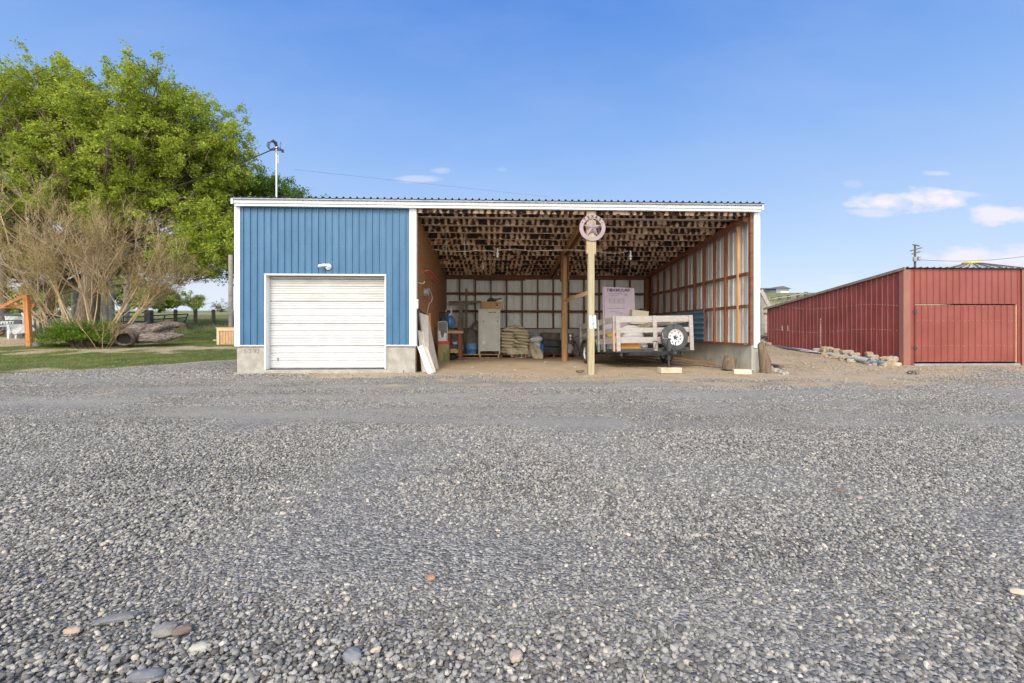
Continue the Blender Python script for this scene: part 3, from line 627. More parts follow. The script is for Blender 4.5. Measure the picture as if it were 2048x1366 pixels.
b = MB(); b.box(6.00, DEP - .20, .0, 6.15, DEP - .072, roofz(DEP) - .33); b.build('corner_post', M_stud, shed)
b = MB(); b.box(6.15, DEP + .001, .9, 6.34, DEP + .165, roofz(DEP) + .0); b.build('corner_post', M_girt, shed)
# purlins and the main beam
for k in range(12):
    yy = .33 + .62 * k
    if yy > DEP - .1: break
    for (a, e) in ((-1.79, 2.19), (2.39, 6.11)):
        b = MB(); zt = roofz(yy) - .03; hgt = .155
        b.box(a, yy - .02, zt - hgt, e, yy + .02, zt); b.mi = [1 if i == 0 else 0 for i in range(len(b.f))]
        b.build('purlin', [M_purl, M_purlb], shed)
b = MB(); b.box(-1.79, .02, 3.70, 6.10, .06, 3.80); b.build('header', M_purl, shed)
for s in (-1, 1):
    b = MB(); xx = 2.29 + s * .085
    b.prism([(xx - .015, .09, roofz(0) - .30), (xx - .015, DEP - .1, roofz(DEP) - .30), (xx - .015, DEP - .1, roofz(DEP) - .05), (xx - .015, .09, roofz(0) - .05)], (.03, 0, 0)); b.build('beam', M_post2, shed)
# posts
def post(x, y, w, z0, z1, m, label):
    b = MB(); b.box(x - w / 2, y - w / 2, z0, x + w / 2, y + w / 2, z1); return b.build('support_post', m, shed, label=label, bevel=.008)
PX1 = (X(1175, .0) + X(1189, .0)) / 2
post(PX1, .02, .145, -.2, 3.76, M_treat, 'pale treated square post at the front of the open bay')
for s in (-1, 1):
    b = MB(); b.box(PX1 + s * .09 - .019, -.04, Z(508, 1182), PX1 + s * .09 + .019, .075, 3.76); b.build('cleat', M_wood, shed)
PX2 = P(1129.5, 600, 3.9).x; b = MB(); b.tube([(PX2, 3.9, -.1), (PX2 - .01, 3.9, 1.5), (PX2, 3.9, 3.36)], [.105, .098, .092], 14); b.build('support_post', M_post2, shed, label='round brown post in the middle of the open bay', smooth=True)
for s in (-1, 1):
    b = MB(); b.box(PX2 + s * .115 - .018, 3.82, Z(563, 1129, 3.9), PX2 + s * .115 + .018, 3.98, 3.40); b.build('cleat', M_stud, shed)
b = MB(); b.beam((PX2, 3.74, Z(601, 1129, 3.7)), (PX1 - .06, .12, Z(586, 1176, .1)), .04, .10); b.build('brace_board', M_wood, shed, label='slanting brace board between the two posts')
b = MB(); b.beam((PX2 - .05, 3.78, Z(606, 1128, 3.8)), (PX2 + .12, 3.80, Z(602, 1134, 3.8)), .1, .07); b.build('block', M_wood, shed)

# star sign on the front post
sc_ = P(1184.5, 456, -.06); st = thing('star_sign', (sc_.x, -.05, sc_.z - .3), 'round mauve metal star sign with cut out letters drawn dark on the front post', 'sign')
b = MB(); cx, cz = sc_.x, sc_.z
prof = [(.305, -.006), (.305, .006), (.215, .006), (.215, -.006), (.305, -.006)]; b.lathe(prof, (cx, -.075, cz), 'y', 64); b.build('ring', M_star, st)
b = MB(); pts = []
for k in range(10):
    a = math.pi / 2 + k * math.pi / 5; r = .225 if k % 2 == 0 else .088; pts.append((cx + r * math.cos(a), -.076, cz + r * math.sin(a)))
b.add(pts + [(cx, -.125, cz), (cx, -.07, cz)], [(i, (i + 1) % 10, 10) for i in range(10)] + [((i + 1) % 10, i, 11) for i in range(10)]); b.build('star', M_star, st)
b = MB()
for ch, a in zip('TEXAS', (132, 111, 90, 69, 48)):
    r = .26; q = R(a); b.text(ch, (cx + r * math.cos(q), -.0825, cz + r * math.sin(q)), (math.sin(q), 0, -math.cos(q)), (math.cos(q), 0, math.sin(q)), .088, .0012, bold=.003)
for a in (152, 28): b.ball((cx + .26 * math.cos(R(a)), -.0825, cz + .26 * math.sin(R(a))), (.011, .002, .011), 8, 4)
b.build('lettering', M_dark, st, label='word TEXAS in dark letters drawn for shaded cut outs')  # raised dark letters stand for the darkness seen through the cut-outs

# number plate nailed to the post
pp = P(1185, 644, -.06); pl = thing('license_plate', (pp.x, -.06, pp.z - .15), 'white number plate nailed upright to the pale front post', 'plate')
b = MB(); b.obox((pp.x + .005, -.058, pp.z), (.079, 0, .004), (0, .0015, 0), (-.008, 0, .152)); b.build('plate', M_white, pl)
b = MB(); up = (-.05, 0, 1); b.text('W9B-0370', (pp.x + .02, -.0605, pp.z), up, (-1, 0, -.05), .072, .0004, bold=.001)
b.build('lettering', mat('plate ink', (.05, .07, .16), rough=.6), pl)

# flood light above the garage door
lp = P(656, 533, 0); fl = thing('wall_light', (lp.x, 0, lp.z - .07), 'white bullet shaped wall light on the blue cladding above the garage door', 'light')
b = MB(); b.lathe([(0, -.04), (.066, -.038), (.07, -.02), (.07, 0), (0, 0)], (lp.x + .02, -.018, lp.z - .01), 'y', 24); b.build('mounting_plate', M_white, fl, smooth=True)
b = MB(); b.tube([(lp.x + .02, -.06, lp.z + .02), (lp.x - .06, -.09, lp.z + .018), (lp.x - .13, -.12, lp.z)], [.03, .034, .03], 14); b.ball((lp.x - .14, -.125, lp.z - .005), (.037, .037, .037)); b.build('lamp_head', M_white, fl, smooth=True)
b = MB(); b.tube([(lp.x + .03, -.05, lp.z + .0), (lp.x + .045, -.10, lp.z - .005)], .028, 12); b.ball((lp.x + .01, -.066, lp.z - .035), (.04, .012, .012)); b.build('socket', M_rim, fl, smooth=True)

# hanging bulbs and the cord across the purlins
for (px, py, lab) in ((995, 512, 'white pull string bulb hanging left of the posts'), (1261, 517, 'white bulb hanging on the right side of the open bay')):
    Y = 2.2; p = P(px, py, Y); t_ = thing('hanging_bulb', (p.x, Y, p.z - .1), lab, 'light bulb', 'bare bulbs under the roof')
    b = MB(); b.tube([(p.x, Y, p.z + .22), (p.x, Y, p.z + .05)], .022, 10); b.lathe([(.0, .09), (.045, .085), (.05, .05), (.03, .04)], (p.x, Y, p.z), 'z', 14); b.build('lamp_holder', M_white, t_, smooth=True)
    b = MB(); b.ball((p.x, Y, p.z), (.034, .034, .052)); b.build('bulb', M_rim, t_, smooth=True)
b = MB(); pts = []
for (px, py) in ((866, 498), (884, 502), (905, 503), (930, 503), (955, 501), (982, 502), (992, 505), (1000, 500), (1030, 498), (1060, 502), (1090, 501), (1118, 500), (1150, 500), (1180, 501), (1215, 506), (1240, 506), (1256, 502)): pts.append(P(px, py, 2.1))
b.tube(pts, .008, 6); b.build('electric_cord', M_cord, label='white electric cord looping under the purlins across the open bay', cat='cord', smooth=True)
for (px, y0, y1, Y, lab) in ((892.5, 452, 505, 2.0, 'dangling white chain, nearest the board wall'), (930, 455, 513, 1.9, 'long straight white cord hanging second from the board wall'), (966, 520, 538, 2.6, 'short white pull string right of the long hanging cord')):
    b = MB(); b.tube([P(px, y0, Y), P(px - .5, (y0 + y1) / 2, Y), P(px, y1, Y)], .008, 6); q = P(px, y1, Y); b.ball(q, .016, 8, 6); b.build('pull_cord', M_cord, label=lab, cat='cord', smooth=True)

# service mast with its cables
mp = P(553, 390, 1.6); ms_ = thing('service_mast', (mp.x, 1.6, roofz(1.6)), 'thin galvanised electrical mast rising behind the roof edge of the blue bay', 'mast')
zt = P(553, 292, 1.6).z
b = MB(); b.tube([(mp.x, 1.6, roofz(1.6) - .1), (mp.x, 1.6, zt)], .024, 12); b.build('conduit', M_steel, ms_, smooth=True)
b = MB(); b.tube([(mp.x + .03, 1.62, zt - .45), (mp.x + .035, 1.62, zt - .02)], .012, 8); b.build('stay_pipe', M_white, ms_)
b = MB(); b.tube([(mp.x, 1.6, zt - .01), (mp.x - .01, 1.57, zt + .07), (mp.x - .05, 1.52, zt + .10), (mp.x - .08, 1.48, zt + .06)], [.035, .045, .04, .02], 12); b.build('weather_head', M_black, ms_, smooth=True)
b = MB()
for s, q in ((0, .0), (1, .03), (2, -.03)):
    b.tube([(mp.x - .06, 1.5, zt + .06), (mp.x - .13 - q, 1.48, zt + .05), (mp.x - .16 - q, 1.48, zt - .05), (mp.x - .12, 1.48, zt - .14), (mp.x - .02, 1.5, zt - .12 - q), (mp.x + .10, 1.5, zt - .10 + q), (mp.x + .16, 1.5, zt - .13 + q)], .010, 6)
b.build('drip_loop', M_wire, ms_, smooth=True)
b = MB(); b.tube([(mp.x - .14, 1.6, zt - .11), (mp.x + .19, 1.6, zt - .11)], .012, 8); b.ball((mp.x + .13, 1.6, zt - .10), (.05, .03, .022)); b.ball((mp.x + .16, 1.6, zt - .15), (.04, .03, .02)); b.build('insulator_arm', M_black, ms_, smooth=True)
b = MB(); b.tube([(mp.x + .09, 1.6, zt - .08), (mp.x + .11, 1.6, zt + .03), (mp.x + .11, 1.6, zt + .10)], [.004, .005, .011], 6); b.build('antenna', M_wire, ms_)
b = MB(); a = Vector((mp.x - .14, 1.6, zt - .11)); e = P(250, 392, 12.0); pts = [a.lerp(e, i / 20) - Vector((0, 0, .9 * 4 * (i / 20) * (1 - i / 20) * .25)) for i in range(21)]; b.tube(pts, .014, 6); b.build('service_cable', M_wire, label='black cable sagging from the mast head down into the big tree', cat='cable')
b = MB(); a = P(588, 339, 16); e = P(1100, 394, 24); pts = [a.lerp(e, i / 12) for i in range(13)]; b.tube(pts, .008, 5); b.build('overhead_wire', M_galv, label='faint thin wire crossing the sky behind the shed roof', cat='wire')

# ---------------------------------------------------------------- things in the open bay
FZ = 0.0
# OSB wall items
def on_wall(px, py):      # the partition face x = -1.80
    d = ray(px, py); t = -1.80 / d.x; p = Vector((0, CAMY, CAMH)) + d * t; return p
for (a, b_, lab) in (((846, 540), (876, 537), 'upper pinkish red wire hook on the board wall'), ((857.5, 553), (885, 550.5), 'lower pinkish red wire hook on the board wall')):
    p = on_wall(*a); q = on_wall(*b_); q.y = min(q.y, 6.6)
    t_ = MB(); y1 = min(q.y, p.y + 1.5); z_ = p.z
    t_.tube([(-1.79, p.y, z_ - .07), (-1.77, p.y, z_ - .03), (-1.69, p.y + .05, z_ + .0), (-1.66, p.y + .4, z_ + .02), (-1.66, y1 - .2, z_ + .02), (-1.68, y1, z_), (-1.72, y1 - .1, z_ - .015), (-1.74, p.y + .5, z_ - .02), (-1.78, p.y + .2, z_ - .01)], .012, 6)
    t_.build('wire_hook', M_pink, label=lab, cat='hook', group='wire hooks on the board wall', smooth=True)
p = on_wall(847, 584.5); hr = thing('hose_reel', (-1.80, p.y, p.z - .09), 'round grey metal reel fixed to the board wall with a cord loop', 'reel')
b = MB(); b.lathe([(0, 0), (.095, 0), (.10, .01), (.088, .02), (.088, .10), (.10, .11), (.095, .125), (0, .125)], (-1.79, p.y, p.z), 'x', 28); b.build('drum', M_greyp, hr, smooth=True)
b = MB(); q = [(-1.70, p.y + .02, p.z + .09), (-1.66, p.y + .10, p.z + .10), (-1.65, p.y + .2, p.z), (-1.66, p.y + .4, p.z + .02), (-1.65, p.y + .6, p.z - .10), (-1.66, p.y + .5, p.z - .22), (-1.70, p.y + .35, p.z - .27), (-1.76, p.y + .35, p.z - .55)]; b.tube(q, .007, 6); b.build('cord', M_cord, hr, smooth=True)
p = on_wall(836, 565); b = MB(); b.tube([(-1.80, p.y, p.z), (-1.72, p.y, p.z - .02), (-1.66, p.y, p.z - .02), (-1.64, p.y, p.z + .03)], .008, 6); b.build('wall_hook', M_cord, label='small pale hook beside the white trim on the board wall', cat='hook', smooth=True)
b = MB(); p = P(834.5, 600, -.05); b.box(p.x - .012, -.06, Z(617, 835), p.x + .022, -.032, Z(599, 835)); b.build('clip', M_white, label='small white strip fastened beside the edge of the open bay', cat='strip')
b = MB(); b.tube([P(835, 612, .1), P(838, 618, .12), P(844, 625, .2), P(851, 628, .35)], .014, 6); b.tube([P(836, 619, .1), P(837, 640, .12), P(839, 655, .2)], .02, 6); b.build('strap', M_wire, label='black strap draped over the top of the leaning plank', cat='strap', smooth=True)
# leaning boards
def slab(c, th, m, name, label, cat, group=None):   # c: four corners
    c = [Vector(q) for q in c]; n = (c[1] - c[0]).cross(c[3] - c[0]).normalized() * th
    b = MB(); b.prism(c, n); return b.build(name, m, label=label, cat=cat, group=group, bevel=.004)
def foot(px, py): return G(px, py)
f0, f1 = foot(858, 744), foot(875, 739)
slab([(f0.x - .02, f0.y, .0), (f1.x, f1.y + .1, .0), (-1.60, .62, P(851, 631, .6).z), (-1.775, .42, P(839, 626, .4).z)], .03, M_plank, 'leaning_plank', 'wide grey weathered plank leaning on the board wall edge', 'plank', 'boards leaning at the bay edge')
f0 = foot(846, 745)
slab([(f0.x - .03, f0.y + .02, 0), (f0.x + .13, f0.y + .1, 0), (-1.66, .36, .95), (-1.775, .28, .98)], .02, M_plank, 'leaning_plank', 'narrow grey board behind the white channel, leaning at the bay edge', 'plank', 'boards leaning at the bay edge')
a = P(840, 692, .12); e = foot(861, 748); b = MB()
d = (Vector(a) - Vector((e.x, e.y, 0.0))); b.beam((e.x, e.y, 0.01), a, .125, .012, up=(0, -1, .25)); b.beam(Vector((e.x - .055, e.y - .03, .01)), Vector(a) + Vector((-.055, -.03, 0)), .012, .07, up=(0, -1, .25)); b.beam(Vector((e.x + .058, e.y - .03, .01)), Vector(a) + Vector((.058, -.03, 0)), .012, .07, up=(0, -1, .25))
b.build('metal_channel', M_white, label='bright white metal channel leaning in front of the grey plank', cat='channel')
a = P(851, 694, .18); b = MB(); b.beam((e.x + .07, e.y + .12, 0.01), a, .09, .03, up=(0, -1, .25)); b.build('metal_channel', M_plank, label='dull strip half hidden behind the bright white channel', cat='strip')
b = MB(); q = foot(864, 720); b.tube([(-1.74, 2.2, .0), (-1.76, 2.1, P(861, 626, 2.1).z)], .055, 12); b.build('orange_tube', M_orange, label='upright orange tube against the board wall', cat='tube', smooth=True)
b = MB(); b.tube([(-1.70, 2.7, .0), (-1.76, 2.5, P(868, 655, 2.5).z)], .02, 8); b.build('rusty_rod', M_orange, label='thin rust brown rod right of the orange tube', cat='rod')
b = MB(); b.beam((-1.64, 2.3, .0), (-1.72, 2.5, P(866, 683, 2.5).z), .05, .03); b.build('leaning_bar', M_greyp, label='short grey bar between the plank and the gold chest', cat='bar')
b = MB(); p = P(873, 745, -.3); b.box(p.x - 0.02, .03, .0, p.x + .01, .06, .01)
q = foot(790, 743); b = MB(); b.box(q.x - .13, q.y - .02, .0, q.x + .13, q.y + .03, .022); b.build('rusty_strip', mat('rusty iron', (.10, .05, .035), (.17, .09, .06), scale=20, rough=.9), label='short dark rusty strip lying before the right concrete block', cat='strip')

# gold chest with red lid, and the clear sheet on it
Y = 3.45; x0, x1 = P(876, 700, Y).x, P(897, 700, Y).x; x2 = P(903, 700, Y + .35).x
ch = thing('storage_chest', ((x0 + x1) / 2, Y + .15, 0), 'olive gold chest with a bright red lid by the board wall', 'chest'); zt = P(885, 688, Y).z
b = MB(); b.box(x0, Y, 0, x1, Y + .40, zt); b.build('body', M_gold, ch, bevel=.008)
b = MB(); b.box(x0 - .012, Y - .015, zt, x1 + .02, Y + .42, zt + .085); b.build('lid', M_redp, ch, bevel=.01)
zl = zt + .088
b = MB(); xa, xb = x0 - .01, P(894, 660, Y).x; ztp = P(885, 643, Y + .1).z
def rrect(xa, xb, za, zb_, y, r=.07, n=6):
    o = []
    for (cx, cz, a0) in ((xb - r, zb_ - r, 0), (xa + r, zb_ - r, 90), (xa + .02, za + .02, 180), (xb - .02, za + .02, 270)):
        rr = r if a0 < 180 else .02
        for k in range(n + 1): a = R(a0 + 90 * k / n); o.append((cx + rr * math.cos(a), y, cz + rr * math.sin(a)))
    return o
tr = thing('smoky_sheet', ((xa + xb) / 2, Y + .1, zl), 'upright smoky clear plastic panel standing on the red lidded chest', 'panel')
b = MB(); b.prism(rrect(xa, xb, zl, ztp, Y + .10), (0, .012, 0)); b.build('sheet', mat('smoky plastic', (.10, .105, .11), (.20, .20, .20), scale=6, rough=.25), tr)
b = MB(); b.tube([Vector(q) for q in rrect(xa, xb, zl, ztp, Y + .098)] + [Vector(rrect(xa, xb, zl, ztp, Y + .098)[0])], .009, 6); b.build('rim', M_cord, tr)
b = MB(); w_ = xb - xa; b.prism([(xa + .02, Y + .088, zl + .01), (xb - .02, Y + .088, zl + .01), (xb - .02, Y + .088, zl + .24), (xa + .7 * w_, Y + .088, zl + .27), (xa + .55 * w_, Y + .088, zl + .10), (xa + .35 * w_, Y + .088, zl + .12), (xa + .25 * w_, Y + .088, zl + .30), (xa + .02, Y + .088, zl + .33)], (0, .008, 0)); b.build('paper_sheet', M_bagw, tr)
# hand truck + ball + coil
Y = 4.9; ht = thing('hand_truck', (P(886, 700, Y).x, Y, 0), 'black hand truck with a tall frame behind the gold chest', 'hand truck')
b = MB(); xa, xb = P(878, 650, Y).x, P(896, 650, Y).x; zt_ = P(890, 625, Y).z
b.tube([(xa, Y, .1), (xa, Y, zt_ - .04), (xa + .05, Y, zt_), (xb - .05, Y, zt_), (xb, Y, zt_ - .04), (xb, Y, .1)], .022, 8)
for z_ in (.4, .8, 1.1): b.box(xa, Y - .015, z_ * zt_ / 1.5, xb, Y + .015, z_ * zt_ / 1.5 + .03)
b.box(xb - .05, Y - .08, .7, xb + .02, Y - .03, zt_ + .02); b.build('frame', M_black, ht, smooth=True)
for s in (xa - .03, xb + .03):
    b = MB(); b.lathe([(0, -.03), (.12, -.03), (.13, 0), (.12, .03), (0, .03)], (s, Y + .08, .14), 'x', 20); b.build('wheel', M_rubber, ht, smooth=True)
Y = 5.15; p = P(896, 643, Y); r_ = .235
bs = thing('exercise_ball', (p.x, Y, p.z - r_), 'big bright blue ball behind the black hand truck', 'ball'); b = MB(); b.ball((p.x, Y, p.z), r_, 28, 18); b.build('ball', M_bluep, bs, smooth=True)
b = MB(); p = P(897, 622, Y - .25)
for k in range(7): 
    rr = .09 + .012 * (k % 3); q = [(p.x + rr * math.cos(a * math.pi / 8), p.y + .02 * k, p.z - .04 + rr * 1.0 * math.sin(a * math.pi / 8)) for a in range(0, 17)]; b.tube(q, .009, 5)
b.build('cable_coil', M_bagw, label='coil of pale cable hooked above the blue ball', cat='coil', smooth=True)
# workbench
Y = 4.35; xb1 = P(925, 664, Y).x; xb0 = -1.52; zt = P(910, 661.5, Y).z; th = .085
wb = thing('workbench', ((xb0 + xb1) / 2, Y + .4, 0), 'orange brown timber workbench beside the board wall', 'workbench')
b = MB(); b.box(xb0, Y, zt - th, xb1, Y + .75, zt); b.build('top', M_wood, wb, bevel=.006)
for (xx, yy) in ((xb1 - .14, Y + .02), (xb0 + .03, Y + .02), (xb1 - .14, Y + .62), (xb0 + .03, Y + .62)):
    b = MB(); b.box(xx, yy, 0, xx + .10, yy + .10, zt - th); b.build('leg', M_stud, wb)
b = MB(); z_ = P(905, 706, Y).z; b.box(xb0 + .1, Y + .03, z_, xb1 - .14, Y + .08, z_ + .10); b.build('rail', M_wood, wb)
b = MB(); b.box(xb0 + .1, Y + .09, z_ + .10, xb1 - .14, Y + .66, z_ + .13); b.build('shelf', M_wood, wb)
# clutter under the bench
def lump(name, label, cat, p, r, m, seed=0, nz=.35, group=None):
    b = MB(); b.ball((p[0], p[1], p[2] + r[2]), r, 18, 12, nz=nz, seed=seed); return b.build(name, m, label=label, cat=cat, smooth=True, group=group)
sx0 = xb0 + .25; z2 = z_ + .13
b = MB(); b.box(xb1 - .42, Y + .12, z2, xb1 - .18, Y + .42, z2 + .12); b.build('tool_case', M_black, label='black case on the workbench shelf', cat='case', bevel=.01)
lump('rag_bundle', 'crumpled white bundle on the black case under the bench', 'bundle', (xb1 - .27, Y + .28, z2 + .12), (.09, .09, .06), M_bagw, 3)
b = MB(); b.box(xb1 - .64, Y + .15, z2, xb1 - .44, Y + .5, z2 + .22); b.box(xb1 - .66, Y + .14, z2 + .22, xb1 - .42, Y + .51, z2 + .25); b.build('storage_bin', M_greyp, label='dark grey bin on the left of the bench shelf', cat='bin', bevel=.008)
lump('rag_bundle', 'dark heap on the floor beneath the workbench', 'heap', (xb1 - .35, Y + .35, 0), (.16, .14, .10), M_black, 5)
# black steel bar
b = MB(); a = P(926, 671, 4.7); e = P(954, 642, 5.0); b.beam(a, e, .05, .05); b.beam(a + Vector((.03, 0, -.05)), e + Vector((.03, 0, -.05)), .03, .03); b.build('diagonal_bar', M_black, label='black steel bar slanting from the bench up to the cabinet', cat='bar')
b = MB(); p = P(957, 652, 5.75); b.lathe([(0, -.06), (.17, -.06), (.19, 0), (.17, .06), (0, .06)], (p.x - .06, 6.1, p.z), 'y', 24); b.build('barrel_lid', M_greyp, label='dark round drum end peeking out left of the cabinet', cat='drum', smooth=True)
# timbers standing behind
def board(px0, py0, px1, py1, Y, w, name='old_board', label='', th=.04, m=M_greywood):
    a, e = P(px0, py0, Y), P(px1, py1, Y); b = MB(); b.beam(a, e, w, th, up=(0, -1, 0)); return b.build(name, m, label=label, cat='board', group='old boards along the back wall')
M_dkwood = mat('dim old wood', (.17, .13, .10), (.30, .24, .19), scale=4, stretch=(5, 5, .8), rough=.9)
board(931.5, 712, 932.5, 577, 6.9, .075, label='tall grey board rising highest against the back wall', m=M_dkwood)
board(924, 712, 921, 602, 6.6, .14, label='wide dark board standing left of the tall one', m=M_dkwood)
board(897, 604.5, 962, 604, 6.95, .09, label='level board crossing the upright ones at head height', m=M_dkwood)
board(916, 700, 918, 632, 6.3, .05, label='short thin stick standing beside the blue ball', m=M_dkwood)
# pallets
def pallet(px0, px1, Y, dep, label, m=M_wood, h=.13):
    x0, x1 = P(px0, 710, Y).x, P(px1, 710, Y).x; t_ = thing('pallet', ((x0 + x1) / 2, Y + dep / 2, 0), label, 'pallet', 'wooden pallets under the stored things')
    n = 7
    for k in range(n):
        yy = Y + k * (dep - .1) / (n - 1); b = MB(); b.box(x0, yy, h - .02, x1, yy + .10, h); b.build('deck_board', m, t_)
    for xx in (x0, (x0 + x1) / 2 - .03, x1 - .06):
        b = MB(); b.box(xx, Y + .005, .022, xx + .06, Y + dep - .005, h - .022); b.build('stringer', m, t_)
    b = MB(); b.box(x0, Y, 0, x1, Y + .1, .02); b.build('bottom_board', m, t_)
    return h
pallet(921, 999, 5.42, 1.0, 'orange brown pallet under the cabinet and blue tub')
pallet(1001, 1056, 5.30, 1.0, 'reddish dark pallet under the stacked sacks', M_stud)
pallet(1064, 1152, 5.60, 1.05, 'reddish pallet under the white bags and tyres', M_stud)
# blue tub
Y = 5.75; x0, x1 = P(929, 700, Y).x, P(955, 700, Y).x; cx = (x0 + x1) / 2; rr = (x1 - x0) / 2; zt = P(940, 688, Y).z
tb = thing('plastic_tub', (cx, Y, .13), 'round blue plastic tub on the pallet left of the cabinet', 'tub')
b = MB(); b.lathe([(0, .135), (rr * .78, .135), (rr * .96, zt), (rr * 1.04, zt), (rr * 1.04, zt + .02), (rr * .93, zt + .02), (rr * .76, .16), (0, .16)], (cx, Y, 0), 'z', 30); b.build('bowl', M_tub, tb, smooth=True)
b = MB(); b.beam((cx - .05, Y, zt - .1), (cx + .08, Y - .02, zt + .12), .03, .03); b.build('scraper', M_redp, label='red tool sticking out of the blue tub', cat='tool')
b = MB(); q = [(cx + .22 * math.cos(a * .5) * (1 + .1 * math.sin(a * 1.3)), Y - .33 + .05 * math.sin(a), .17 + .13 * abs(math.sin(a * .41))) for a in range(0, 18)]; b.tube(q, .008, 5); b.build('black_hose', M_wire, label='thin black hose tangled in front of the blue tub', cat='hose', smooth=True)
b = MB(); xx = P(923, 690, 5.2).x
for k in range(5): b.tube([(xx - .05 + .02 * k, 5.15, P(921, 674, 5.1).z - .03 * k), (xx - .1, 5.1, .55 - .05 * k), (xx - .02 + .02 * k, 5.12, .28), (xx + .05, 5.15, .45)], .008, 5)
b.build('cable_coil', M_cord, label='tangle of pale cords hanging between bench and tub', cat='coil', smooth=True)

# cabinet
Y = 5.55; x0, x1 = P(957, 660, Y).x, P(1000.5, 660, Y).x; z0 = .135; zt = P(980, 618, Y).z; w_ = x1 - x0
cb = thing('metal_cabinet', ((x0 + x1) / 2, Y + .3, z0), 'tall cream metal cabinet on the pallet in the middle of the bay', 'cabinet')
b = MB(); b.box(x0, Y + .03, z0 + .10, x1, Y + .55, zt); b.box(x0, Y, z0 + .10, x0 + .055, Y + .03, zt); b.box(x1 - .055, Y, z0 + .10, x1, Y + .03, zt); b.box(x0 + .055, Y, zt - .05, x1 - .055, Y + .03, zt); b.box(x0 + .055, Y, z0 + .10, x1 - .055, Y + .03, z0 + .22)
for xx in (x0, x1 - .05): b.box(xx, Y, z0, xx + .05, Y + .55, z0 + .10)
b.build('body', M_cream, cb)
b = MB(); b.box(x0 + .063, Y + .006, z0 + .23, x1 - .063, Y + .027, zt - .06); cdoor = b.build('door', M_cream, cb, bevel=.004)
for px in (967, 994.5):
    q = P(px, 642.5, Y); b = MB(); b.lathe([(0, 0), (.022, 0), (.022, -.02), (0, -.022)], (q.x, Y + .004, q.z), 'y', 14); b.build('latch', M_black, cdoor)
q = P(984, 625, Y); b = MB()
b.text('DIESEL 2000', (q.x, Y + .003, q.z), (1, 0, .03), (0, 0, 1), .052, .0012, font_shear=.3, bold=.0022); b.build('lettering', M_ink, cdoor)
b = MB(); b.box(x0 + .13, Y + .001, z0 + .34, x0 + .26, Y + .004, z0 + .48); b.box(x0 + .16, Y + .001, z0 + .52, x0 + .24, Y + .004, z0 + .60); b.build('faded_sticker', M_bagw, cdoor)
lump('battery', 'black part lying in the open foot of the cabinet', 'battery', (x1 - .16, Y + .06, z0 + .0), (.11, .07, .05), M_black, 9)
# cardboard box, bottle, bag
Y = 5.66; x0, x1 = P(963, 610, Y).x, P(1003, 610, Y).x; zb0 = zt; zb1 = P(980, 603, Y).z
bx_ = thing('cardboard_box', ((x0 + x1) / 2, Y + .2, zb0), 'brown cardboard box on top of the cream cabinet', 'box')
b = MB(); b.box(x0, Y, zb0 + .002, x1, Y + .42, zb1); b.build('carton', M_card, bx_, bevel=.004)
b = MB(); b.prism([(x0 - .03, Y + .05, zb0 + .02), (x0 - .004, Y, zb0 + .02), (x0 - .004, Y, zb1 + .02), (x0 - .05, Y + .05, zb1 + .03)], (0, .3, 0)); b.build('flap', M_dkwood, bx_)
q = P(994, 618, 5.6); bo = thing('bottle', (q.x, 5.60, zb0), 'small dark brown bottle with a cream label before the cardboard box', 'bottle')
b = MB(); s_ = .21; b.lathe([(0, 0), (.030, .0), (.032, .01), (.032, .11), (.026, .135), (.012, .16), (.011, .20), (.014, .205), (.014, .215), (0, .215)], (q.x, 5.60, zb0), 'z', 20); b.build('glass', M_glassb, bo, smooth=True)
b = MB(); b.lathe([(.0335, .03), (.0335, .095)], (q.x, 5.60, zb0), 'z', 20); b.build('paper_label', M_paper, bo, smooth=True)
b = MB()
for k in range(5): b.ball((P(978 + k * 3, 600, Y).x, Y + .12 + .03 * (k % 2), zb1 + .045 + .02 * (k % 3)), (.075, .08, .05 + .02 * (k % 2)), 12, 8, nz=.6, seed=k)
b.beam(P(985, 600.5, Y + .1), P(1003, 597, Y + .1), .10, .05); b.build('work_boots', M_black, label='dark jumble of gloves and bags on the cardboard box', cat='gloves', smooth=True)

# sacks
def sack(cx, cy, z, w, d, h, seed, label, tilt=0, m=M_burlap, name='sack', group='tan sacks stacked on the pallet', cat='sack'):
    b = MB(); n, k = 26, 12; c = Vector((cx, cy, z + h / 2)); sg = lambda a, p: math.copysign(abs(a) ** p, a)
    for i in range(k + 1):
        ph = math.pi * i / k - math.pi / 2
        for j in range(n):
            t = 2 * math.pi * j / n; x = sg(math.cos(ph), .55) * sg(math.cos(t), .5); y = sg(math.cos(ph), .55) * sg(math.sin(t), .5); zz = sg(math.sin(ph), .8)
            ear = 1 + .10 * (abs(x) * abs(y)) ** 2
            q = Vector((x * w / 2 * ear, y * d / 2 * ear, zz * h / 2 * (1 - .45 * abs(x) ** 4) * (1 - .3 * abs(y) ** 4)))
            wr = mnoise.noise(q * 7 + Vector((seed * 3.1, seed, 0))) * .022 + mnoise.noise(q * 18 + Vector((seed, 0, seed))) * .008
            q += Vector((x, y, zz)) * wr; q.z += tilt * q.x + mnoise.noise(Vector((q.x * 4, seed, 0))) * .02
            b.v.append(tuple(c + q))
    for i in range(k):
        for j in range(n):
            b.f.append((i * n + j, i * n + (j + 1) % n, (i + 1) * n + (j + 1) % n, (i + 1) * n + j)); b.mi.append(0)
    return b.build(name, m, label=label, cat=cat, group=group, smooth=True)
Y = 5.62; xs0, xs1 = P(1003, 690, Y).x, P(1057, 690, Y).x; ws = (xs1 - xs0); ztop_ = P(1030, 650, Y).z; nl = 8; dh = (ztop_ - .16 - .13) / nl
ordn = ['lowest', 'second lowest', 'third', 'fourth', 'fifth', 'sixth', 'seventh', 'eighth']
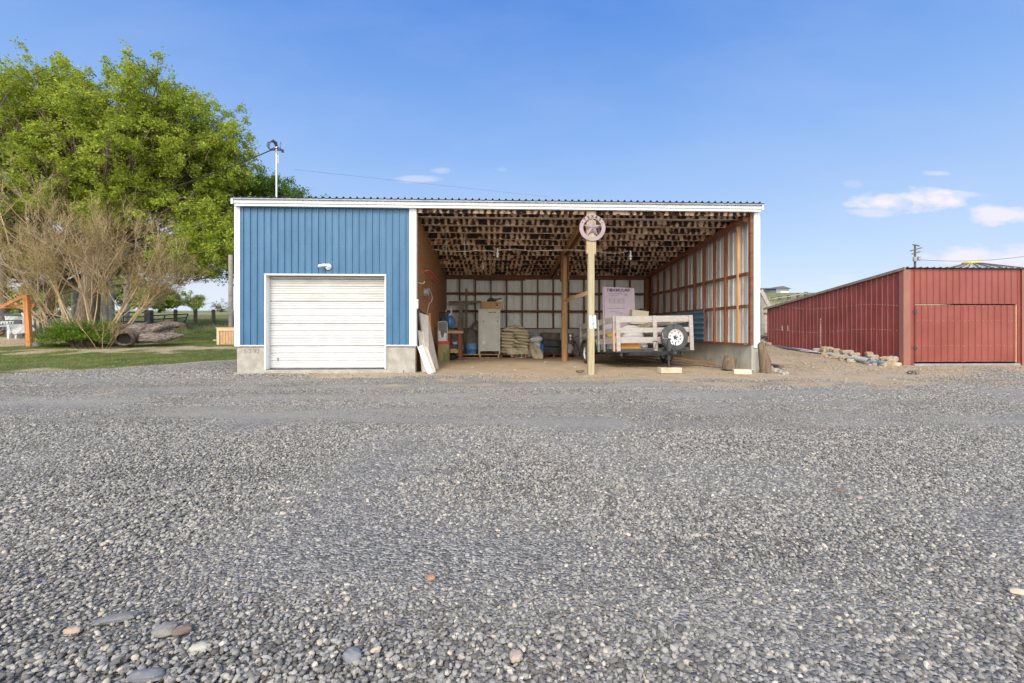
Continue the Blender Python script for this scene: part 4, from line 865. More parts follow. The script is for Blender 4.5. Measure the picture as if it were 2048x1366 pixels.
for k in range(nl):
    off = .03 * math.sin(k * 2.3); spl = .5 + .08 * math.sin(k * 1.9)
    if k < 7:
        sack(xs0 + ws * spl / 2 + off * .3, Y + .12 + .02 * (k % 2), .13 + k * dh, ws * spl + .06, .62, dh * 1.28, k, ordn[k] + (' tan sack from the floor' if k > 1 else ' tan sack') + ', left column of the sack stack', -.05 + .04 * math.sin(k))
        sack(xs1 - ws * (1 - spl) / 2 + off * .3, Y + .10 + .02 * ((k + 1) % 2), .13 + k * dh - .005, ws * (1 - spl) + .06, .62, dh * 1.28, k + 20, ordn[k] + (' tan sack from the floor' if k > 1 else ' tan sack') + ', right column of the sack stack', -.12 + .04 * math.cos(k))
    else:
        sack(xs0 + ws * .42, Y + .12, .13 + k * dh + .01, ws * .76, .6, dh * 1.35, 40, 'wide full sack just under the topmost folded one', -.06)
        sack(xs1 - ws * .12, Y + .2, .13 + k * dh - .01, ws * .28, .5, dh * 1.2, 41, 'small end of a sack at the upper right of the stack', -.2)
sack(xs0 + ws * .36, Y + .1, .13 + nl * dh + .02, ws * .44, .5, dh * 1.1, 43, 'topmost folded sack on the left of the stack', .22)
sack(xs0 + ws * .66, Y + .16, .13 + nl * dh + .03, ws * .42, .5, dh * .9, 44, 'topmost flattened sack on the right of the stack', -.06)
# draped sack with green print
dr = thing('draped_sack', (xs0 + ws * .6, Y - .22, 0), 'loose tan sack with green print draped over the foot of the stack', 'sack'); b = MB(); n = 24
vs = []
for i in range(n + 1):
    for j in range(9):
        u, v = i / n, j / 8; lowz = .015 if u > .15 else .12; z = .30 * (1 - v) + lowz * v
        vs.append((xs0 + ws * (.20 + u * .86), Y - .225 - .05 * v + .02 * math.sin(u * 26 + v * 2) * (.3 + v), z + .02 * math.sin(u * 9)))
b.add(vs, [(i * 9 + j, (i + 1) * 9 + j, (i + 1) * 9 + j + 1, i * 9 + j + 1) for i in range(n) for j in range(8)]); ob = b.build('cloth', M_burlap, dr, smooth=True); md = ob.modifiers.new('s', 'SOLIDIFY'); md.thickness = .006
b = MB()
for k in range(9):
    u = .28 + k * .055; xx = xs0 + ws * (.20 + u * .86); hgt = .05 + .06 * abs(math.sin(k * 2.1)); zc = .045
    b.prism([(xx - .025, Y - .300, zc), (xx + .025, Y - .300, zc), (xx + .006, Y - .294, zc + hgt), (xx - .006, Y - .294, zc + hgt)], (0, .012, 0))
b.build('green_print', mat('green print', (.02, .06, .04), rough=.9), dr, kind='stuff')
b = MB(); vs = []; a0, e0 = P(1062, 685, 5.5), G(1079, 718)
for i in range(13):
    for j in range(7):
        u, v = i / 12, j / 6; c_ = a0.lerp(Vector((e0.x, e0.y, .02)), u); vs.append((c_.x + (v - .5) * (.10 + .30 * math.sin(u * 2.6)), c_.y - .03 + .03 * math.sin(v * 9 + u * 4), max(.012, c_.z + .03 * math.sin(v * 7) - .1 * (v < .3) * u)))
b.add(vs, [(i * 7 + j, (i + 1) * 7 + j, (i + 1) * 7 + j + 1, i * 7 + j + 1) for i in range(12) for j in range(6)]); ob = b.build('empty_sack', M_burlap, label='empty tan sack slumping to the floor right of the stack', cat='sack', smooth=True); md = ob.modifiers.new('s', 'SOLIDIFY'); md.thickness = .006
# white bags
Y = 5.85; x0, x1 = P(1058, 690, Y).x, P(1082, 690, Y).x
for k, (z_, w_, lab) in enumerate(((.13, .80, 'lowest white bag beside the sack stack'), (.30, 1.0, 'middle white bag in the pile of three by the tyres'), (.52, 1.05, 'upper white bag in the pile of three by the tyres'))):
    sack((x0 + x1) / 2 + .02 * k, Y + .15, z_, (x1 - x0) * w_ + .04, .5, .25 if k else .2, 60 + k, lab, .03, M_bagw, 'white_bag', 'white bags piled by the sacks', 'bag')
lump('mesh_basket', 'dark grey mesh basket on top of the white bags', 'basket', ((x0 + x1) / 2 - .03, Y + .15, .76), (.19, .18, .07), M_greyp, 8, .25)
lump('blue_bag', 'crumpled deep blue bag wedged between white bags and tyres', 'bag', (P(1085, 700, 5.75).x - .02, 5.75, .13), (.09, .10, .17), M_bluep, 12)
# tyres
def tyre(cx, cy, z, r, h, name, label, m, grooves=True):
    t_ = thing(name, (cx, cy, z), label, 'tyre', 'tyres stacked on the pallet'); b = MB(); pr = [(r * .60, h * .06), (r * .70, 0), (r * .90, .0), (r * .975, h * .10)]
    for g in range(5):
        zz = h * (.14 + g * .155); pr += [(r, zz), (r, zz + h * .11), (r * .982, zz + h * .12), (r * .982, zz + h * .148)]
    pr += [(r, h * .9), (r * .90, h), (r * .70, h), (r * .60, h * .94), (r * .58, h * .9), (r * .86, h * .82), (r * .88, h * .2), (r * .58, h * .1), (r * .60, h * .06)]
    b.lathe(pr, (cx, cy, z), 'z', 56); b.build('casing', m, t_, smooth=True)
    b = MB()
    for k in range(56):
        a = 2 * math.pi * k / 56; c_, s_ = math.cos(a), math.sin(a); b.obox((cx + c_ * r * .985, cy + s_ * r * .985, z + h * .89), (c_ * .012, s_ * .012, 0), (-s_ * .010, c_ * .010, 0), (0, 0, h * .05)); b.obox((cx + c_ * r * .985, cy + s_ * r * .985, z + h * .11), (c_ * .012, s_ * .012, 0), (-s_ * .010, c_ * .010, 0), (0, 0, h * .05))
    b.build('tread_blocks', m, t_, kind='stuff')
Y = 6.0; xa, xb = P(1085, 690, 5.6).x, P(1125, 690, 5.6).x; cx = (xa + xb) / 2; rr = .375
tyre(cx + .01, Y, .135, rr, .245, 'tyre', 'bottom tyre of the stack by the round post', M_rubber)
tyre(cx - .01, Y, .382, rr * 1.0, .245, 'tyre', 'middle tyre of the stack by the round post', M_rubber)
tyre(cx - .035, Y + .02, .629, rr * 1.0, .255, 'tyre', 'dusty brown top tyre of the stack by the round post', mat('brown dusty rubber', (.085, .07, .055), (.19, .155, .12), scale=4, rough=.9))
# behind the round post
Y = 6.3; p = P(1141, 690, Y); sp_ = thing('metal_pail', (p.x, Y, .60), 'shiny ribbed metal pail on the box right of the round post', 'pail')
zt = P(1141, 667, Y).z; zb_ = P(1141, 682, Y).z
b = MB(); b.lathe([(0, zb_), (.105, zb_), (.108, zb_ + .05), (.112, zb_ + .06), (.108, zb_ + .07), (.112, zb_ + .15), (.118, zb_ + .16), (.112, zb_ + .17), (.116, zt), (.12, zt + .005), (.10, zt), (.10, zb_ + .02), (0, zb_ + .02)], (p.x, Y, 0), 'z', 26); b.build('shell', M_steel, sp_, smooth=True); sp_.location.z = zb_; 
for c_ in sp_.children: c_.location.z -= (zb_ - .60)
p = P(1141, 692, 6.2); bb = MB(); bb.lathe([(0, .14), (.13, .14), (.19, .42), (.24, zb_ - .01), (.26, zb_), (0, zb_ - .005)], (p.x - .02, 6.35, 0), 'z', 22); bb.build('planter_tub', M_dkwood, label='tapered dark tub holding up the metal pail', cat='tub', smooth=True)
lump('white_bundle', 'crumpled white sheeting low behind the round post', 'bundle', (P(1140, 700, 5.8).x, 5.85, .13), (.13, .10, .17), M_bagw, 15)
b = MB(); a = P(1146, 676, 6.2); b.tube([a, P(1155, 672, 6.1), P(1164, 674, 6.1)], .01, 6); b.tube([P(1150, 684, 6.1), P(1156, 696, 6.1), P(1160, 712, 6.0)], .014, 6); b.build('bent_rods', M_wire, label='thin black bent rods leaning between tub and trailer', cat='rods', smooth=True)
# litter flakes
for k, (px, py) in enumerate(((930, 721), (974, 724), (963, 748), (1088, 727), (1141, 729), (1090, 724), (1165, 749), (945, 735), (1030, 741), (1150, 735))):
    q = G(px, py); b = MB(); b.ball((q.x, q.y, .008), (.035, .02, .008), 8, 5, nz=.6, seed=k); b.build('paper_scrap', M_bagw, label='small pale scrap lying on the dirt floor of the open bay', cat='scrap', group='pale scraps on the bay floor')
lump('dry_weed', 'small brown clod beside the foot of the front post', 'clod', (G(1160, 750).x, G(1160, 750).y, 0), (.10, .05, .03), M_stump, 4, .6)

# ---------------------------------------------------------------- stake sided utility trailer
Y0 = .9
fl_, fr_ = P(1233, 704, Y0), P(1386, 704, Y0 + .0)
ex = (fr_ - fl_); TW = ex.length; ex = (ex.normalized() + Vector((0, 0, .018))).normalized()
rl = P(1163, 704, Y0 + 2.9); ey = Vector((rl.x - fl_.x, 2.9, 0)).normalized(); ey = (ey + Vector((0, 0, -.058))).normalized(); TL = 2.95
ez = ex.cross(ey).normalized(); O_ = Vector((fl_.x, Y0, .41))
def T(a, b_, c): return O_ + ex * a + ey * b_ + ez * c
trl = thing('utility_trailer', (O_.x + 1, Y0 + 1.4, 0), 'black utility trailer with grey slatted stake sides and a spare wheel in front', 'trailer')
def tb_(b, a0, b0, c0, a1, b1, c1):
    return b.obox(T((a0 + a1) / 2, (b0 + b1) / 2, (c0 + c1) / 2), ex * (a1 - a0) / 2, ey * (b1 - b0) / 2, ez * (c1 - c0) / 2)
b = MB(); tb_(b, -.02, -.02, 0, TW + .02, .06, .09); tb_(b, -.02, TL - .06, 0, TW + .02, TL + .02, .09); tb_(b, -.02, .06, 0, .05, TL - .06, .09); tb_(b, TW - .05, .06, 0, TW + .02, TL - .06, .09)
for k in range(1, 5): tb_(b, .05, TL * k / 5, .01, TW - .05, TL * k / 5 + .05, .07)
for a in (.1, TW - .3): tb_(b, a, .02, -.09, a + .06, .08, 0)
b.build('frame', M_black, trl)
b = MB(); tb_(b, .05, .06, .07, TW - .05, TL - .06, .10); b.build('deck', M_dkwood, trl)
cp = P(1345, 705, -.42); cp = Vector((cp.x, -.42, .47))
for a in (.06, TW - .06):
    b = MB(); b.beam(T(a, .9, -.04), cp + Vector((0, .10, -.01)), .055, .085); b.build('tongue_arm', M_black, trl)
b = MB(); b.obox(cp, (.055, 0, 0), (0, .13, 0), (0, 0, .035)); b.ball(cp + Vector((0, -.13, .0)), (.05, .06, .045), 14, 8); b.box(cp.x - .015, cp.y - .12, cp.z + .03, cp.x + .015, cp.y + .04, cp.z + .07); b.build('coupler', M_black, trl, smooth=True)
b = MB(); jx = cp.x - .02; b.box(jx - .035, cp.y + .13, .30, jx + .035, cp.y + .20, .72); b.tube([(jx, cp.y + .165, .30), (jx, cp.y + .165, .145)], .024, 12); b.lathe([(0, 0), (.06, 0), (.06, .012), (0, .012)], (jx, cp.y + .165, .135), 'z', 16); b.tube([(jx, cp.y + .165, .72), (jx, cp.y + .165, .80)], .03, 12); b.build('jack', M_black, trl)
b = MB(); b.tube([(jx, cp.y + .16, .78), (jx - .16, cp.y + .10, .80), (jx - .17, cp.y + .10, .93)], .009, 8); b.build('crank', M_steel, trl)
b = MB()
for k in range(6):
    s = -.10 + .04 * k; b.tube([cp + Vector((s + .05, .2, .02)), cp + Vector((s + .05, .19, .18 + .03 * (k % 3)))], .010, 6)
b.tube([cp + Vector((-.02 + .02 * math.sin(k * 1.3), .15 + .02 * math.cos(k), .25 - .04 * k)) for k in range(9)], .014, 6)
b.build('safety_chain', M_black, trl)
b = MB(); b.tube([T(.9, -.12, .02), T(1.0, -.13, .27), cp + Vector((-.35, .3, .25)), cp + Vector((-.25, .2, .24)), cp + Vector((-.24, .2, 0))], .007, 6); b.tube([T(.95, -.12, .1), cp + Vector((-.3, .25, .1)), cp + Vector((-.12, .2, .09))], .007, 6); b.build('wiring', M_black, trl)
# stake sides
b = MB(); rails = ((.765, .925), (.50, .625), (.235, .385))
def panel(name, pts, m, lab=None):
    b = MB(); pts(b); return b.build(name, m, trl, label=lab, bevel=.003)
panel('front_side', lambda b: [tb_(b, -.01, -.03, c0, TW + .01, -.005, c1) for c0, c1 in rails] and [tb_(b, a, -.058, .03, a + .10, -.03, .93) for a in (-.01, TW * .475, TW - .10)], M_greywood, 'weathered grey slatted front side of the trailer')
panel('left_side', lambda b: [tb_(b, -.03, .02, c0, -.005, TL, c1) for c0, c1 in rails] and [tb_(b, -.058, s, .03, -.03, s + .09, .93) for s in (.02, .70, 1.15, TL - .15)], M_greywood)
panel('right_side', lambda b: [tb_(b, TW + .0, .02, c0, TW + .025, TL, c1) for c0, c1 in rails] and [tb_(b, TW - .03, s, .03, TW, s + .09, .93) for s in (.02, 1.0, 1.9, TL - .11)], M_greywood)
panel('rear_side', lambda b: [tb_(b, 0, TL, c0, TW, TL + .025, c1) for c0, c1 in rails] and [tb_(b, a, TL + .025, .03, a + .09, TL + .05, .93) for a in (-.02, TW * .475, TW - .09)], M_greywood)
b = MB(); tb_(b, -.07, -.0, .03, -.03, .045, .55); b.build('corner_stake', M_stud2, trl)
# wheels
def wheel(c, ax, r, w, par, nm='wheel'):
    b = MB(); c = Vector(c); pr = [(r * .56, -w * .40), (r * .62, -w * .5), (r * .88, -w * .5), (r * .97, -w * .38), (r, -w * .2), (r, w * .2), (r * .97, w * .38), (r * .88, w * .5), (r * .62, w * .5), (r * .56, w * .40), (r * .56, -w * .40)]
    b.lathe(pr, c, ax=ax, n=48); wo = b.build(nm, M_rubber, par, smooth=True)
    b = MB(); b.lathe([(r * .60, w * .44), (r * .56, w * .46), (r * .53, w * .30), (r * .40, w * .22), (r * .36, w * .30), (r * .22, w * .34), (r * .20, w * .26), (0, w * .26)], c, ax=ax, n=40); b.lathe([(r * .56, -w * .46), (r * .50, -w * .3), (0, -w * .25)], c, ax=ax, n=32); b.build('rim', M_rim, wo, smooth=True)
    A = Vector(ax).normalized(); U = A.orthogonal().normalized(); V = A.cross(U); b = MB()
    for k in range(10):
        a = 2 * math.pi * (k + .3) / 10; q = c + A * w * .285 + (U * math.cos(a) + V * math.sin(a)) * r * .405; b.lathe([(0, .012), (r * .045, .012), (r * .045, -.01)], q, ax=ax, n=10)
    for k in range(5):
        a = 2 * math.pi * k / 5; q = c + A * w * .33 + (U * math.cos(a) + V * math.sin(a)) * r * .17; b.lathe([(0, .02), (.009, .02), (.009, -.02)], q, ax=ax, n=8)
    b.lathe([(0, .03), (r * .10, .025), (r * .12, 0), (r * .12, -.03)], c + A * w * .27, ax=ax, n=14)
    b.build('hub', M_black, wo); return wo
sc2 = P(1348.5, 675, Y0 - .17); wheel(sc2, -ey * 1 + Vector((0, 0, 0)), .345, .19, trl, 'spare_wheel')
b = MB(); b.tube([sc2 + ey * .0, sc2 + ey * .22], .04, 8); b.build('spare_mount', M_black, trl)
wl = T(-.17, 1.75, 0); wheel((wl.x, wl.y, .315), -ex, .315, .20, trl)
wr = T(TW + .17, 1.75, 0); wheel((wr.x, wr.y, .315), ex, .315, .20, trl)
b = MB(); b.beam((wl.x, wl.y, .30), (wr.x, wr.y, .30), .06, .06); b.build('axle', M_black, trl)
for s, wc in ((-1, wl), (1, wr)):
    b = MB(); vs = []
    for k in range(13):
        a = math.pi * k / 12; q = Vector((wc.x, wc.y, .33)) + ey * .40 * math.cos(a) + Vector((0, 0, 1)) * .37 * math.sin(a)
        vs += [q - ex * .13, q + ex * .13]
    b.add(vs, [(2 * i, 2 * i + 1, 2 * i + 3, 2 * i + 2) for i in range(12)]); ob = b.build('fender', M_black, trl, smooth=True); md = ob.modifiers.new('s', 'SOLIDIFY'); md.thickness = .006
# the cushion of timber under the jack
q = G(1334, 750); b = MB(); b.obox((jx, cp.y + .12, .065), (.25, .02, 0), (-.01, .10, 0), (0, 0, .065)); b.build('timber_block', mat('pale block wood', (.42, .35, .25), (.60, .52, .40), scale=5, stretch=(1, 5, 5), rough=.9), label='pale timber block under the trailer jack foot', cat='block', bevel=.01)
# load of the trailer
D_ = T(.5, .55, .10); cu = thing('white_dome', (D_.x, D_.y, D_.z), 'white rounded dome shaped tank lying inside the trailer', 'tank')
pc = P(1262, 676, Y0 + .55); b = MB(); b.lathe([(0, .34), (.10, .335), (.20, .30), (.27, .24), (.315, .14), (.335, .0), (.345, -.2), (.345, -.32), (0, -.32)], (pc.x, pc.y, pc.z), 'z', 36); b.build('shell', mat('soft white plastic', (.62, .63, .60), (.70, .71, .68), scale=3, rough=.5), cu, smooth=True)
# lilac foam board with its printing
Yf = Y0 + 1.95; q0, q1 = P(1211, 640, Yf), P(1272, 640, Yf); zt = P(1240, 573, Yf).z; z0 = T(.5, 1.9, .10).z + .02
fb = thing('foam_board', ((q0.x + q1.x) / 2, Yf, z0), 'tall lilac insulation board with dark printing standing in the trailer', 'board')
b = MB(); lean = .16
b.prism([(q0.x, Yf, z0), (q1.x, Yf, z0), (q1.x - .0, Yf + lean, zt - .03), (q0.x + .0, Yf + lean, zt)], (0, .05, 0)); b.build('panel', M_foam, fb)
b = MB(); b.prism([(q0.x - .05, Yf + .03, z0), (q0.x - .004, Yf + .03, z0), (q0.x - .004, Yf + lean + .03, zt + .01), (q0.x - .04, Yf + lean + .03, zt + .01)], (0, .05, 0)); b.build('second_panel', M_foam, fb)
b = MB(); Vf = Vector((0, lean, zt - z0)).normalized(); nf = Vector((0, -Vf.z, Vf.y)) * .003
def fp(px, py): p = P(px, py, Yf); k = (p.z - z0) / (zt - z0); p = P(px, py, Yf + lean * k); k = (p.z - z0) / (zt - z0); return Vector((p.x, Yf + lean * k, p.z)) + nf
b.text('FOAMULAR', fp(1237, 580.5), (1, 0, .0), Vf, .135, .0003, bold=.003)
b.obox(fp(1222.5, 580), (.038, 0, 0), (0, .0008, 0), Vf * .045); b.text('150', fp(1252, 580.5), (1, 0, 0), Vf, .085, .0003)
b.text('Extruded Polystyrene', fp(1231, 587.5), (1, 0, 0), Vf, .05, .0003); b.text('Rigid Insulation', fp(1229, 591.5), (1, 0, 0), Vf, .045, .0003)
b.text('R5', fp(1251, 590), (1, 0, 0), Vf, .075, .0003, font_shear=.3)
for (xa, ya, xb, yb) in ((1219, 598, 1248, 598), (1219, 606, 1248, 606), (1219, 602, 1248, 602), (1219, 598, 1219, 606), (1228, 598, 1228, 606), (1238, 598, 1238, 606), (1248, 598, 1248, 606)): b.beam(fp(xa, ya), fp(xb, yb), .008, .0006, up=nf)
b.text('WARNING: combustible material', fp(1231, 616.5), (1, 0, 0), Vf, .04, .0003); b.text('Thickness  2 in', fp(1228, 622.5), (1, 0, 0), Vf, .045, .0003); b.text('Made in USA', fp(1238, 626), (1, 0, 0), Vf, .04, .0003)
b.build('printing', M_ink, fb)
b = MB(); Yc = Y0 + 1.45; b.prism([P(1265, 619, Yc), P(1297.5, 623, Yc), P(1297, 648, Yc), P(1262, 648, Yc)], (0, .25, 0)); b.build('carton', mat('pale card', (.42, .37, .27), (.48, .43, .32), rough=.9), label='pale tan carton standing tilted behind the trailer front', cat='carton')
lump('dark_bag', 'small dark bag peeping over the pale carton', 'bag', (P(1284, 618, Yc + .5).x, Yc + .5, P(1284, 624, Yc + .5).z - .02), (.13, .10, .06), M_black, 6, .5)
b = MB(); b.beam(P(1268, 657, Y0 + 1.2), P(1318, 644, Y0 + 1.2), .05, .12); b.beam(P(1230, 668, Y0 + 1.4), P(1300, 663, Y0 + 1.4), .05, .1); b.build('load_timber', M_dkwood, label='dark timber slanting across the trailer load', cat='timber')
b = MB(); b.prism([P(1197, 662, Y0 + 2.2), P(1230, 655, Y0 + 1.4), P(1230, 664, Y0 + 1.4), P(1197, 671, Y0 + 2.2)], (0, .05, 0)); b.build('foam_strip', M_foam, label='strip of lilac foam along the left side of the load', cat='foam')
b = MB(); dz = T(.3, .5, .10).z + .03
for k in range(26):
    u = k / 25; x0_ = T(.10 + .55 * u, .12, 0); b.tube([(x0_.x - .05, x0_.y, dz), (x0_.x + .05, x0_.y - .005, dz + .13)], .006, 4); b.tube([(x0_.x + .05, x0_.y + .01, dz), (x0_.x - .05, x0_.y + .01, dz + .13)], .006, 4)
b.build('safety_netting', M_net, label='bundle of orange netting low behind the trailer front', cat='netting')
q = T(.80, .2, .10); b = MB(); b.ball((q.x, q.y, q.z + .07), (.10, .07, .07), 14, 8, nz=.4, seed=4); b.build('bag', M_bagw, label='small white and blue packet beside the orange netting', cat='packet', smooth=True)
for k in range(4):
    q0_ = T(.08, .55 + .32 * k, .10); b = MB(); b.obox(q0_ + Vector((.06, 0, .10)), (.03, .0, .01), (0, .10, .03), (0, -.03, .08)); b.build('striped_packet', M_bagw if k % 2 else M_bluep, label=('%s striped packet inside the left side of the trailer' % ['front blue', 'front white', 'rear blue', 'rear white'][k]), cat='packet')
b = MB(); q = P(1218, 670, Y0 + 1.1); b.box(q.x - .06, q.y, q.z - .05, q.x + .14, q.y + .1, q.z + .03); b.build('yellow_tool', mat('yellow plastic', (.6, .38, .05), rough=.5), label='yellow tool lying behind the left trailer slats', cat='tool', bevel=.01)
# tin sheets leaning on the side wall
b = MB(); b.sheet((5.97, 2.02, .64), (0, 0, 1), (0, 1, 0), (-1, 0, 0), .90, 2.6, .152, .02, ((0, 0), (.2, 0), (.34, .03), (.5, .03), (.64, 0))); ob = b.build('tin_sheet', M_tin, label='blue tin sheet with level ribs leaning beside the trailer', cat='sheet', group='tin sheets leaning on the side wall'); md = ob.modifiers.new('s', 'SOLIDIFY'); md.thickness = .004
b = MB(); b.sheet((5.90, 2.9, .66), (0, 0, 1), (0, 1, 0), (-1, 0, 0), .86, 3.5, .152, .06, ((0, 0), (.2, 0), (.34, .03), (.5, .03), (.64, 0))); ob = b.build('tin_sheet', mat('grey tin', (.22, .24, .26), (.32, .34, .36), scale=3, rough=.4, metal=.4), label='grey tin sheet reaching back behind the trailer', cat='sheet', group='tin sheets leaning on the side wall'); md = ob.modifiers.new('s', 'SOLIDIFY'); md.thickness = .004
# boards, stump, blocks by the right end
for k, (a, e, lab) in enumerate(((G(1453, 733), (4.6, 5.2, .22), 'upper long brown board lying along the stem wall'), (G(1447, 737), (4.1, 5.0, .12), 'lower long brown board lying along the stem wall'), (G(1383, 717), (4.0, 4.9, .05), 'short brown board lying under the right of the trailer'))):
    b = MB(); b.beam((a.x, a.y + .05, .04), e, .14, .045); b.build('floor_board', M_dkwood if k else M_post2, label=lab, cat='board', group='boards lying on the bay floor', bevel=.004)
q = G(1463, 742); b = MB(); b.tube([(q.x - .03, q.y + .08, .0), (q.x + .0, q.y + .10, .16), (q.x + .05, q.y + .13, .34)], [.165, .155, .145], 18); b.build('stump', M_stump, label='short round log leaning on the inside of the stem wall', cat='log', bevel=.02)
q = G(1484, 748); b = MB(); b.obox((q.x, q.y, .05), (.17, -.06, 0), (.03, .09, 0), (0, 0, .055)); b.build('cream_block', mat('cream block', (.55, .50, .38), (.68, .63, .5), scale=8, rough=.9, bump=.004), label='cream coloured block lying before the right end of the bay', cat='block', bevel=.015)
q = G(1530, 746); b = MB(); b.tube([(q.x + .03, q.y + .02, -.05), (q.x + .02, q.y + .04, .25), (q.x - .02, q.y + .08, .52), (q.x - .05, q.y + .10, .66), (q.x - .06, q.y + .10, .70)], [.125, .12, .10, .075, .03], 16); b.v = [(v[0] + .03 * mnoise.noise(Vector(v) * 6), v[1] + .03 * mnoise.noise(Vector(v) * 6 + Vector((5, 0, 0))), v[2]) for v in b.v]; ob = b.build('leaning_log', M_stump, label='split brown log post leaning at the outer corner of the shed', cat='log', smooth=True)
# ---------------------------------------------------------------- red metal shed
c0 = P(1808, 731, 1.6); RX, RY_ = c0.x, 1.6; zf = P(1808, 538, 1.6).z; RL = 6.3; zbk = 1.86; RW = 4.2
rs = thing('red_shed', (RX + 2, RY_ + 3, 0), 'low red steel shed with double doors and a sloping roof', 'shed')
RPR = ((0, 0), (.30, 0), (.36, .02), (.46, .022), (.52, 0), (.75, .002))
pr_ = .19
dx0, dx1 = P(1828, 600, RY_).x, P(2030, 600, RY_).x; dzt = P(1900, 608, RY_).z
def top_(u): return zf
b = MB(); b.sheet((RX, RY_, -.05), (1, 0, 0), (0, 0, 1), (0, -1, 0), dx0 - RX, zf + .05, pr_, .02, RPR, nv=4)
ph = -((dx0 - RX - .02) % pr_); b.sheet((dx0, RY_, dzt), (1, 0, 0), (0, 0, 1), (0, -1, 0), dx1 - dx0, zf - dzt, pr_, ph, RPR, nv=3)
b.sheet((dx1, RY_, -.05), (1, 0, 0), (0, 0, 1), (0, -1, 0), RX + RW - dx1, zf + .05, pr_, -((dx1 - RX - .02) % pr_), RPR, nv=4); b.build('front_wall', M_redf, rs)
b = MB(); gzs = lambda u: 0
b.sheet((RX, RY_ + RL, -.2), (0, -1, 0), (0, 0, 1), (-1, 0, 0), RL, 3, pr_, 0, RPR, nv=5, top=lambda u: zbk + (zf - zbk) * (u / RL) + .2, wob=.012); b.build('side_wall', M_red, rs)
b = MB(); b.box(RX + RW, RY_, -.2, RX + RW - .02, RY_ + RL, zbk); b.box(RX, RY_ + RL, -.1, RX + RW, RY_ + RL + .02, zbk - .01); b.build('far_walls', M_red, rs)
b = MB(); b.prism([(RX - .05, RY_ - .04, -.02), (RX + .15, RY_ - .04, -.02), (RX + .15, RY_ - .025, -.02), (RX - .03, RY_ - .025, -.02), (RX - .03, RY_ + .10, -.02), (RX - .05, RY_ + .10, -.02)], (0, 0, zf)); b.build('corner_trim', M_redtrim, rs)
b = MB(); xr = P(2041, 600, RY_).x; b.box(xr, RY_ - .04, -.02, xr + .16, RY_ - .025, zf); b.build('corner_trim', M_redtrim, rs)
slr = (zf - zbk) / RL
b = MB(); b.sheet((RX - .08, RY_ - .10, zf + .015 + slr * .1), (1, 0, 0), (0, 1, -slr), (0, slr, 1), RW + .2, RL + .25, pr_, .02, ((0, 0), (.3, 0), (.40, .028), (.5, .028), (.6, 0))); b.build('roof', mat('brown grey roof', (.16, .125, .11), (.25, .21, .19), scale=5, rough=.5, metal=.3), rs)
b = MB(); b.prism([(RX - .09, RY_ - .11, zf + .045), (RX - .09, RY_ - .11, zf - .03), (RX - .09, RY_ + RL + .15, zbk - .045), (RX - .09, RY_ + RL + .15, zbk + .04)], (.035, 0, 0)); b.build('rake_trim', mat('taupe trim', (.20, .15, .125), (.30, .24, .20), scale=4, rough=.6), rs)
mid = (dx0 + dx1) / 2 - .09
for (a, e) in ((dx0 + .02, mid - .004), (mid + .004, dx1 - .015)):
    b = MB(); b.sheet((a, RY_ - .008, .10), (1, 0, 0), (0, 0, 1), (0, -1, 0), e - a, dzt - .13, pr_, .12, RPR, nv=3); do = b.build('door', M_redf, rs)
    b = MB()
    for z_ in (.12, .55, 1.25, dzt - .05):
        x = a + .05
        while x < e: b.box(x - .004, RY_ - .036, z_ - .004 + .012 * math.sin(x * 9), x + .004, RY_ - .02, z_ + .004 + .012 * math.sin(x * 9)); x += random.choice((.095, .12, .19))
    b.build('screws', M_paper, do, kind='stuff')
b = MB(); b.box(dx0 - .012, RY_ - .03, dzt - .004, dx1 + .0, RY_ + .01, dzt + .004); b.box(dx0 - .0, RY_ - .01, .06, dx0 + .014, RY_ + .03, dzt); b.box(mid - .004, RY_ - .006, .08, mid + .004, RY_ + .03, dzt); b.build('door_gap', M_dark, rs)
b = MB(); b.box(dx1 - .015, RY_ - .03, .08, dx1 + .012, RY_ - .012, dzt - .01); b.build('door_edge', M_wood, rs)
for z_ in (.45, 1.45):
    b = MB(); b.box(dx0 - .03, RY_ - .045, z_, dx0 + .05, RY_ - .03, z_ + .09); b.build('hinge', M_black, rs)
b = MB(); b.box(dx0 - .06, RY_ - .09, -.02, dx1 + .05, RY_ - .01, .055); b.build('door_sill', M_greyp, rs)
b = MB()
for k, zz in enumerate((.85, 1.65)):
    u = .1
    while u < RL:
        z_ = zz + .06 * math.sin(u * 1.3) + (.25 * u / RL if k else .1); b.box(RX - .032, RY_ + u - .008, z_ - .006, RX - .018, RY_ + u + .008, z_ + .006); u += .095 if random.random() < .7 else .2
u = .1
while u < RL: z_ = zf - slr * u - .10; b.box(RX - .032, RY_ + u - .008, z_ - .006, RX - .018, RY_ + u + .008, z_ + .006); u += .19
b.build('screws', M_paper, rs, kind='stuff')
yl = RY_ + 2.9; b = MB()
for (yy, za, zb2, w_) in ((P(1644, 700, 5.0).y - .2, .42, 1.35, .012),):
    for k in range(14): b.box(RX - .034, yy - w_ * random.uniform(.5, 1.2), za + k * .07, RX - .022, yy + w_, za + k * .07 + random.uniform(.03, .06))
for yy in (6.9, 6.55): b.box(RX - .034, yy - .012, .95, RX - .022, yy + .012, 1.15)
b.build('paint_scrapes', M_paper, rs, kind='stuff')

